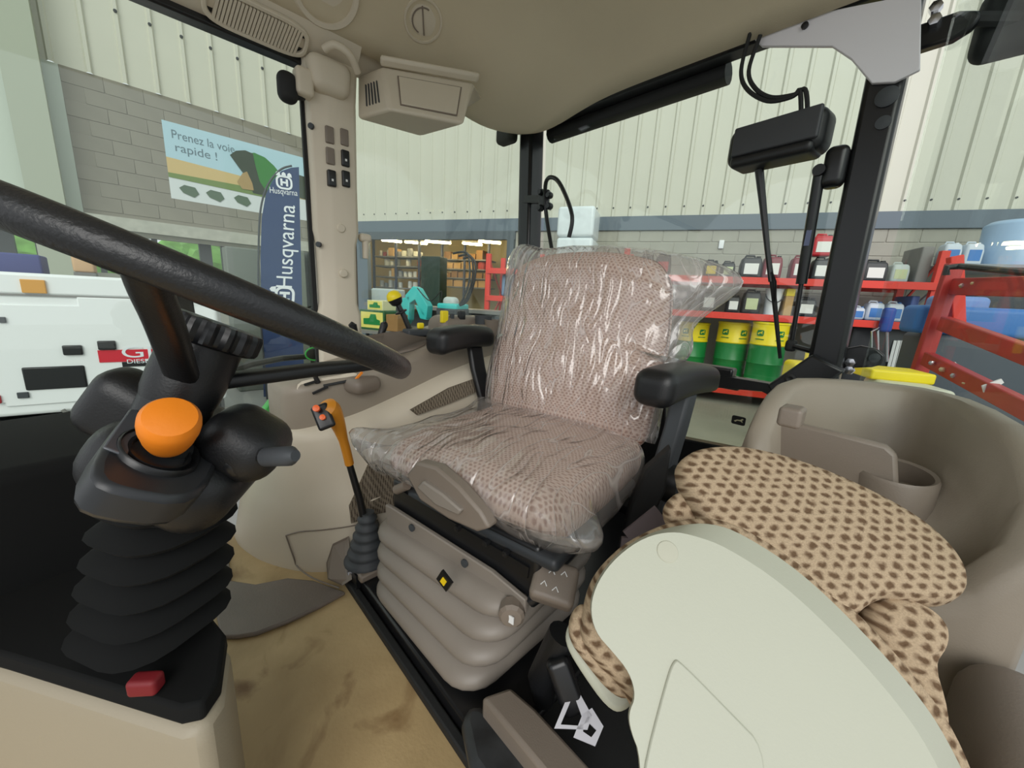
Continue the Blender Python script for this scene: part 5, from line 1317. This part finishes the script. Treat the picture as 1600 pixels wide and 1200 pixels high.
for dx in (0, 9): build('hose', MB().tube(spline([W(787+dx, 490, 4.6), W(792+dx, 460, 4.6), W(803+dx, 425, 4.6), W(815+dx, 405, 4.6)], 6), .014, 8), BLK, hs)
build('warning_plate', MB().box(W(793, 480, 4.5), (.06, .02, .22), RBW), YEL, hs); build('red_plate', MB().box(W(800, 488, 4.5), (.08, .02, .16), RBW), CRD, hs)
hb2 = W(795, 495, 4.6); build('foot', MB().box(V((hb2.x, hb2.y, (hb2.z+GROUND)/2)), (.3, .2, hb2.z-GROUND), RBW), CHAR, hs)

# ================================================================== LEFT-HAND WALL
XW = -11.7
def L(px, py, x=XW): return PX(px, py, x)
def LW_(y, off, z): return V((XW+off, y, z))
yc = L(490, 250).y
zg = L(300, 163).z; zbot = L(300, 357).z; zwin1 = L(300, 380).z; zwin0 = L(300, 424).z
y_end = 4.27
lb0 = (L(241, 42).y, L(290, 62).y); stepL = .48
wl_ = struct(build('wall_left', corrugated(lambda a, t, z: V((XW-t, a, z)), -7.0, y_end, zg, 8.6, stepL, .05, .10, 0), SHEET, ang=20))
mb = MB(); zz_ = L(290, 62).z; y = -7+stepL*.42+.05
while y < y_end: mb.lathe([(.03, 0), (.03, .02), (.001, .025)], V((XW+.05, y, zz_)), (1, 0, 0), 8); y += stepL
bb = build('sheet_bolts', mb, CHAR, wl_); bb['kind'] = 'stuff'
yb0 = L(92, 110).y
DBL = mat('dark_grey_block', (140, 136, 124), .9, var=.06, vscale=1.5, bump=.4, bscale=20)  # smooth dark grey blocks, darker than those of the back wall
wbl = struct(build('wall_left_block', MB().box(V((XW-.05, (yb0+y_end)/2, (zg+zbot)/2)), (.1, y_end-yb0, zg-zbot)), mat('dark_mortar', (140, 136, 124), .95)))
b1 = None; row = 0; z = zg-.14
while z > zbot+.05:
    y = yb0+.28+(.28 if row % 2 else 0)
    while y < y_end-.3:
        if b1 is None: b1 = build('block', MB().box((0, 0, 0), (.04, .556, .268)), DBL, None, bevel=.006, seg=1); o = b1
        else: o = b1.copy(); C.objects.link(o)
        o.location = V((XW-.010+random.uniform(-.002, .002), y, z)); o.parent = wbl; o.matrix_parent_inverse = wm(wbl).inverted()
        y += .56
    row += 1; z -= .272
struct(build('wall_left_forward', MB().box(V((XW-.05, (yb0-7)/2, (zg+zbot)/2)), (.1, -7-yb0, zg-zbot)), mat('pale_panel', (196, 204, 192), .6)))
struct(build('trim_column', MB().box(V((XW+.25, L(45, 150).y, 3.5)), (.3, .45, 9)), mat('column_green_grey', (172, 178, 160), .6)))
struct(build('trim_sill', MB().box(V((XW+.15, -1.45, zbot-.12)), (.5, 11.1, .24)), mat('concrete_ledge', (180, 180, 168), .9, var=.1)))
struct(build('trim_header', MB().box(V((XW, -1.4, (zbot-.24+zwin1)/2)), (.2, 11.2, zbot-.24-zwin1)), SHEET))
# window band: mullions, bright outdoors and a hedge beyond
zsill = zwin0-.15
struct(build('wall_left_base', MB().box(V((XW, -1.4, (zsill+GROUND)/2)), (.2, 11.2, zsill-GROUND)), mat('base_wall', (150, 150, 140), .8)))
DKF = mat('dark_window_frame', (70, 74, 74), .5)
k = 0
for px in (14, 66, 108, 160, 245, 322, 350, 372, 452, 476):
    y = L(px, 405).y; struct(build('mullion' if False else 'window_%d' % (10+k), MB().box(V((XW, y, (zsill+zwin1)/2)), (.16, .22 if px in (14, 322, 452) else .09, zwin1-zsill)), DKF)); k += 1
struct(build('wall_left_pier', MB().box(V((XW-.0, (L(352, 405).y+L(405, 405).y)/2+.35, (zsill+zwin1)/2)), (.18, abs(L(405, 405).y-L(370, 405).y), zwin1-zsill)), mat('base_wall', (150, 150, 140))))
mb = MB()
for i in range(40):
    p = V((XW-9-random.random()*3, -9+i*.5, GROUND+.4)); r = random.uniform(1.5, 2.3)
    mb.rbox(p+V((0, 0, r*.5)), (r*1.5, r*1.6, r*1.7), r*.7, m=1, fn=lambda q: q*(1+.25*noise.noise(q*3)))
hg = quick('hedge', mb, mat('hedge_green', (120, 165, 90), .9, var=.3, vscale=2), 'sunlit green hedge seen through the low workshop windows', 'hedge'); hg['kind'] = 'stuff'
# stock standing below the windows
for i, (px0, px1, y0, y1, c_, lb_) in enumerate(((0, 68, 400, 432, (70, 76, 130), 'dark blue crate standing behind the white generator'), (118, 146, 398, 425, (206, 168, 128), 'tan cardboard box standing behind the white generator'))):
    a, b = PX(px0, y1, -6.2), PX(px1, y0, -6.2)
    quick('stock_box', MB().rbox((a+b)/2, (.5, abs(b.y-a.y), abs(b.z-a.z)), .02, m=1), cm('stock%d' % i, c_, .7), lb_, 'box')
    quick('stock_stand', MB().box(V((-6.2, (a.y+b.y)/2, (min(a.z, b.z)+GROUND)/2)), (.5, abs(b.y-a.y), min(a.z, b.z)-GROUND)), GBX, 'grey plinth under the '+('dark blue crate' if i == 0 else 'tan cardboard box'), 'plinth')
for i, (px, yt, yb_, w_) in enumerate(((375, 388, 500, .5), (458, 392, 500, .30), (492, 396, 500, .35))):
    a, b = PX(px, yb_, -7.0), PX(px, yt, -7.0); a = V((b.x, b.y, GROUND))
    quick('parts_stand', MB().rbox((a+b)/2, (.3, w_*.8, b.z-a.z), .02, m=1), cm('parts%d' % i, ((120, 126, 118), (140, 146, 130), (96, 100, 96))[i], .7, ), ['grey-green parts cabinet behind the blue banner', 'pale parts cabinet between banner and beige post', 'dark parts cabinet hidden by the beige post'][i], 'cabinet')

# ---- printed hoarding on the block wall
pst = thing('wall_poster', 'wide printed poster of a green baler in a stubble field on the block wall', 'poster', L(360, 260))
yA = L(252, 187).y; yB = 4.0; zA = L(252, 187).z; zB = L(275, 311).z
HP = zA-zB
def PO(u, v_, o=0): return V((XW+.010+o, yA+(yB-yA)*u, zA-HP*v_))
def pp_(name, pts, c_, o): return build(name, MB().prism([PO(u, v_, o) for u, v_ in pts], (.004, 0, 0)), mat('print_'+name, c_, .6), pst)
pp_('sheet', ((0, 0), (1, 0), (1, 1), (0, 1)), (214, 220, 220), 0)
pp_('sky', ((0, 0), (1, 0), (1, .56), (0, .46)), (176, 208, 220), .005)
pp_('field', ((0, .46), (1, .56), (1, .66), (0, .68)), (206, 180, 122), .006)
pp_('grass', ((0, .66), (.5, .64), (.78, .68), (.78, .76), (0, .72)), (112, 136, 70), .008)
pp_('machine_green', ((.47, .17), (.53, .12), (.60, .15), (.66, .24), (.71, .36), (.745, .5), (.74, .62), (.66, .68), (.54, .66), (.50, .5)), (46, 124, 44), .012)
pp_('machine_dark', ((.37, .24), (.41, .16), (.47, .12), (.52, .14), (.53, .3), (.55, .52), (.58, .62), (.67, .64), (.69, .72), (.50, .72), (.46, .5), (.41, .36)), (44, 56, 36), .016)
pp_('straw', ((.40, .60), (.44, .46), (.47, .42), (.50, .58), (.505, .68), (.43, .69)), (170, 142, 92), .020)
pp_('tractor_dark', ((.74, .34), (.80, .28), (.90, .30), (.94, .5), (.90, .66), (.76, .64)), (56, 66, 50), .014)
build('wheel_print', MB().lathe([(.17, 0), (.17, .006), (.001, .006)], PO(.70, .64, .02), (1, 0, 0), 20), mat('print_wheel', (200, 180, 60)), pst)
for k, u in enumerate((.10, .25, .42)):
    pp_('small_machine', ((u-.05, .84), (u-.02, .79), (u+.04, .80), (u+.06, .88), (u+.03, .94), (u-.03, .90)), (84, 106, 84), .012)
INK = mat('print_ink', (96, 120, 130), .6)
text('poster_words', 'Prenez la voie', PO(.04, .20, .012), (0, 1, 0), (0, 0, 1), .24, INK, pst, width=1.1)
text('poster_words', 'rapide !', PO(.05, .36, .012), (0, 1, 0), (0, 0, 1), .24, INK, pst, width=.72)

# ---- feather flag
fd = 5.2
fp0 = PD(438, 380, fd); fdir = (CAM-fp0); fdir.z = 0; fdir.normalize(); fx = V((0, 0, 1)).cross(fdir).normalized()
def F(px, py, o=0): return PP(px, py, fp0+fdir*o, fdir)
NAVY = mat('flag_navy', (40, 62, 104), .7, var=.06, vscale=3)
flg = thing('feather_flag', 'navy blue feather flag with white lettering beside the beige post', 'flag', V((fp0.x, fp0.y, GROUND)))
fo = [(412, 620), (408, 470), (407, 400), (409, 340), (415, 305), (425, 283), (440, 267), (455, 262), (467, 261), (469, 350), (472, 470), (476, 620)]
build('cloth', MB().prism([F(x, y) for x, y in fo], -fdir*.012), NAVY, flg)
WF = mat('flag_white', (228, 232, 236), .7)
build('pole', MB().tube(spline([V((F(407, 500).x, F(407, 500).y, GROUND)), F(405, 470), F(404, 400), F(406, 338), F(413, 302), F(424, 280), F(440, 264), F(456, 259)], 4), .012, 8), CHAR, flg)
hbw = (F(438, 300)-F(438, 480)).normalized()
ang_up = (F(441, 320)-F(437, 450)).normalized()
LL = (F(440, 322)-F(437, 452)).length
text('flag_words', 'Husqvarna', F(456, 452, .004), ang_up, -fx, .275, WF, flg, width=LL, ext=.002)
text('flag_words', 'Husqvarna', F(421, 301, .004), (F(463, 304)-F(421, 299)).normalized(), (0, 0, 1), .105, WF, flg, width=(F(464, 303)-F(421, 300)).length, ext=.002)
def crest(cx, cy, s, along, upv):
    c = F(cx, cy, .006); a = along; u = upv
    def q(x, y): return c+a*(x*s)+u*(y*s)
    lo, li = [], []
    for x, y in rrect(0, -.1, .9, .8, .6, 5): lo.append(q(x, y))
    for x, y in rrect(0, -.1, .68, .58, .42, 5): li.append(q(x, y))
    build('crest_ring', MB().ring(lo, li, fdir*.003), WF, flg)
    for pts in (((-.42, -.5), (-.18, -.5), (-.18, .32), (-.42, .32)), ((.18, -.5), (.42, -.5), (.42, .32), (.18, .32)), ((-.2, -.2), (.2, -.2), (.2, .02), (-.2, .02))):
        build('crest_letter', MB().prism([q(x, y) for x, y in pts], fdir*.003), WF, flg)
    for x in (-.62, 0, .62):
        build('crest_point', MB().prism([q(x-.26, .62), q(x+.26, .62), q(x+.20, .98), q(x, 1.12), q(x-.20, .98)], fdir*.003), WF, flg)
crest(444, 284, .105, fx, V((0, 0, 1)))
crest(443, 463, .15, ang_up, -fx)

# ---- white generator
GX = -4.6; GA = math.radians(-9)
gen = thing('generator', 'white canopied diesel generator set with red stripe and black vents', 'generator', PX(150, 650, GX))
g_c = PX(150, 540, GX); gn = V((math.cos(GA), math.sin(GA), 0)); gy = V((-math.sin(GA), math.cos(GA), 0)) 
def G(px, py, o=0): return PP(px, py, g_c+gn*o, gn)
zg1 = G(100, 436).z; zg0 = G(60, 648).z
RG = Matrix((gn, gy, V((0, 0, 1)))).transposed()
yL0 = (G(-260, 540)-g_c).dot(gy); yL1 = (G(345, 540)-g_c).dot(gy)
cc = g_c+gy*((yL0+yL1)/2)
def GB(dx, y, z): return V((cc.x, cc.y, 0))+gn*dx+gy*(y-(yL0+yL1)/2)+V((0, 0, z))
build('canopy', MB().box(GB(-.5, (yL0+yL1)/2, (zg0+zg1)/2-.04), (1.0, yL1-yL0, zg1-zg0-.08), RG), WHT, gen, bevel=.03, seg=3)
build('roof_lip', MB().box(GB(-.5, (yL0+yL1)/2, zg1-.05), (1.02, yL1-yL0+.02, .16), RG), WHT, gen, bevel=.02)
build('roof_seam', MB().box(GB(.006, (yL0+yL1)/2, G(100, 463).z), (.01, yL1-yL0, .012), RG), GBX, gen)
def door(x0, x1, yt, yb_):
    pts = [G(x0, yt+3, .001), G(x1, yt, .001), G(x1+8, yb_-4, .001), G(x0+8, yb_+3, .001)]
    c = sum(pts, V((0, 0, 0)))/4; y0 = min((p-g_c).dot(gy) for p in pts); y1 = max((p-g_c).dot(gy) for p in pts); z0, z1 = min(p.z for p in pts), max(p.z for p in pts)
    return build('door', MB().box(GB(.004, (y0+y1)/2, (z0+z1)/2), (.022, y1-y0, z1-z0), RG), WHT, gen, bevel=.006)
def gr(name, x0, x1, y0, y1, m_, o=.012, bev=.01, th=.02, par=gen):
    a, b = G(x0, y1), G(x1, y0); y_0, y_1 = (a-g_c).dot(gy), (b-g_c).dot(gy); zc_ = G((x0+x1)/2, (y0+y1)/2).z; hz = (G((x0+x1)/2, y0).z-G((x0+x1)/2, y1).z)
    return build(name, MB().box(GB(o, (y_0+y_1)/2, zc_), (th, abs(y_1-y_0), hz), RG), m_, par, bevel=bev)
d1 = door(-140, -6, 480, 634); d2 = door(2, 128, 478, 630); d3 = door(138, 300, 470, 600)
gr('vent', 42, 133, 572, 607, BLKS, .018, .02, par=d2)
gr('latch', 101, 129, 539, 554, BLKS, .022, .008, .03, d2); gr('latch', 155, 181, 532, 546, BLKS, .022, .008, .03, d3)
gr('hinge', 0, 10, 495, 504, CHAR, .02, .003, .02, d2); gr('hinge', 30, 46, 612, 621, CHAR, .02, .003, .02, d2)
gr('marker_lamp', 37, 71, 437, 458, mat('amber_lens', (214, 150, 40), .3), .02, .004)
st_ = gr('stripe', 156, 330, 545, 563, mat('stripe_red', (206, 34, 52), .45), .018, 0, .006, d3)
gr('stripe_black', 192, 330, 563, 570, BLKS, .018, 0, .006, d3)
gxd = (G(250, 548)-G(190, 556)); gxd = gy*(1 if gxd.dot(gy) > 0 else -1)
text('model_mark', 'GJP33', G(189, 559, .022), gxd, (0, 0, 1), .135, WF, d3, width=.50, ext=.002)
text('model_words', 'DIESEL GENERATOR', G(198, 568, .022), gxd, (0, 0, 1), .05, WF, d3, width=.52, ext=.002)
gr('red_button', -6, 2, 616, 630, CRD, .02, .01, .03)
build('skid', MB().box(GB(-.5, (yL0+yL1)/2, zg0-.18), (.86, yL1-yL0-.1, .28), RG), BLKS, gen, bevel=.01)
for yy in (.2, .75):
    build('wheel', MB().lathe([(.05, -.08), (.24, -.08), (.27, -.05), (.27, .05), (.24, .08), (.05, .08)], GB(-.2, yL0+(yL1-yL0)*yy, GROUND+.27), gn, 28), BLKR, gen)
a = G(98, 640, .03); build('cable', MB().tube(spline([a, a+gy*.05+V((0, 0, -.12)), a-gy*.02+V((0, 0, -.2)), a-gy*.15+V((0, 0, -.26))], 5), .014, 8), GBX, gen)
gr('yellow_tag', 104, 122, 652, 660, YEL, .03, .002, .006)
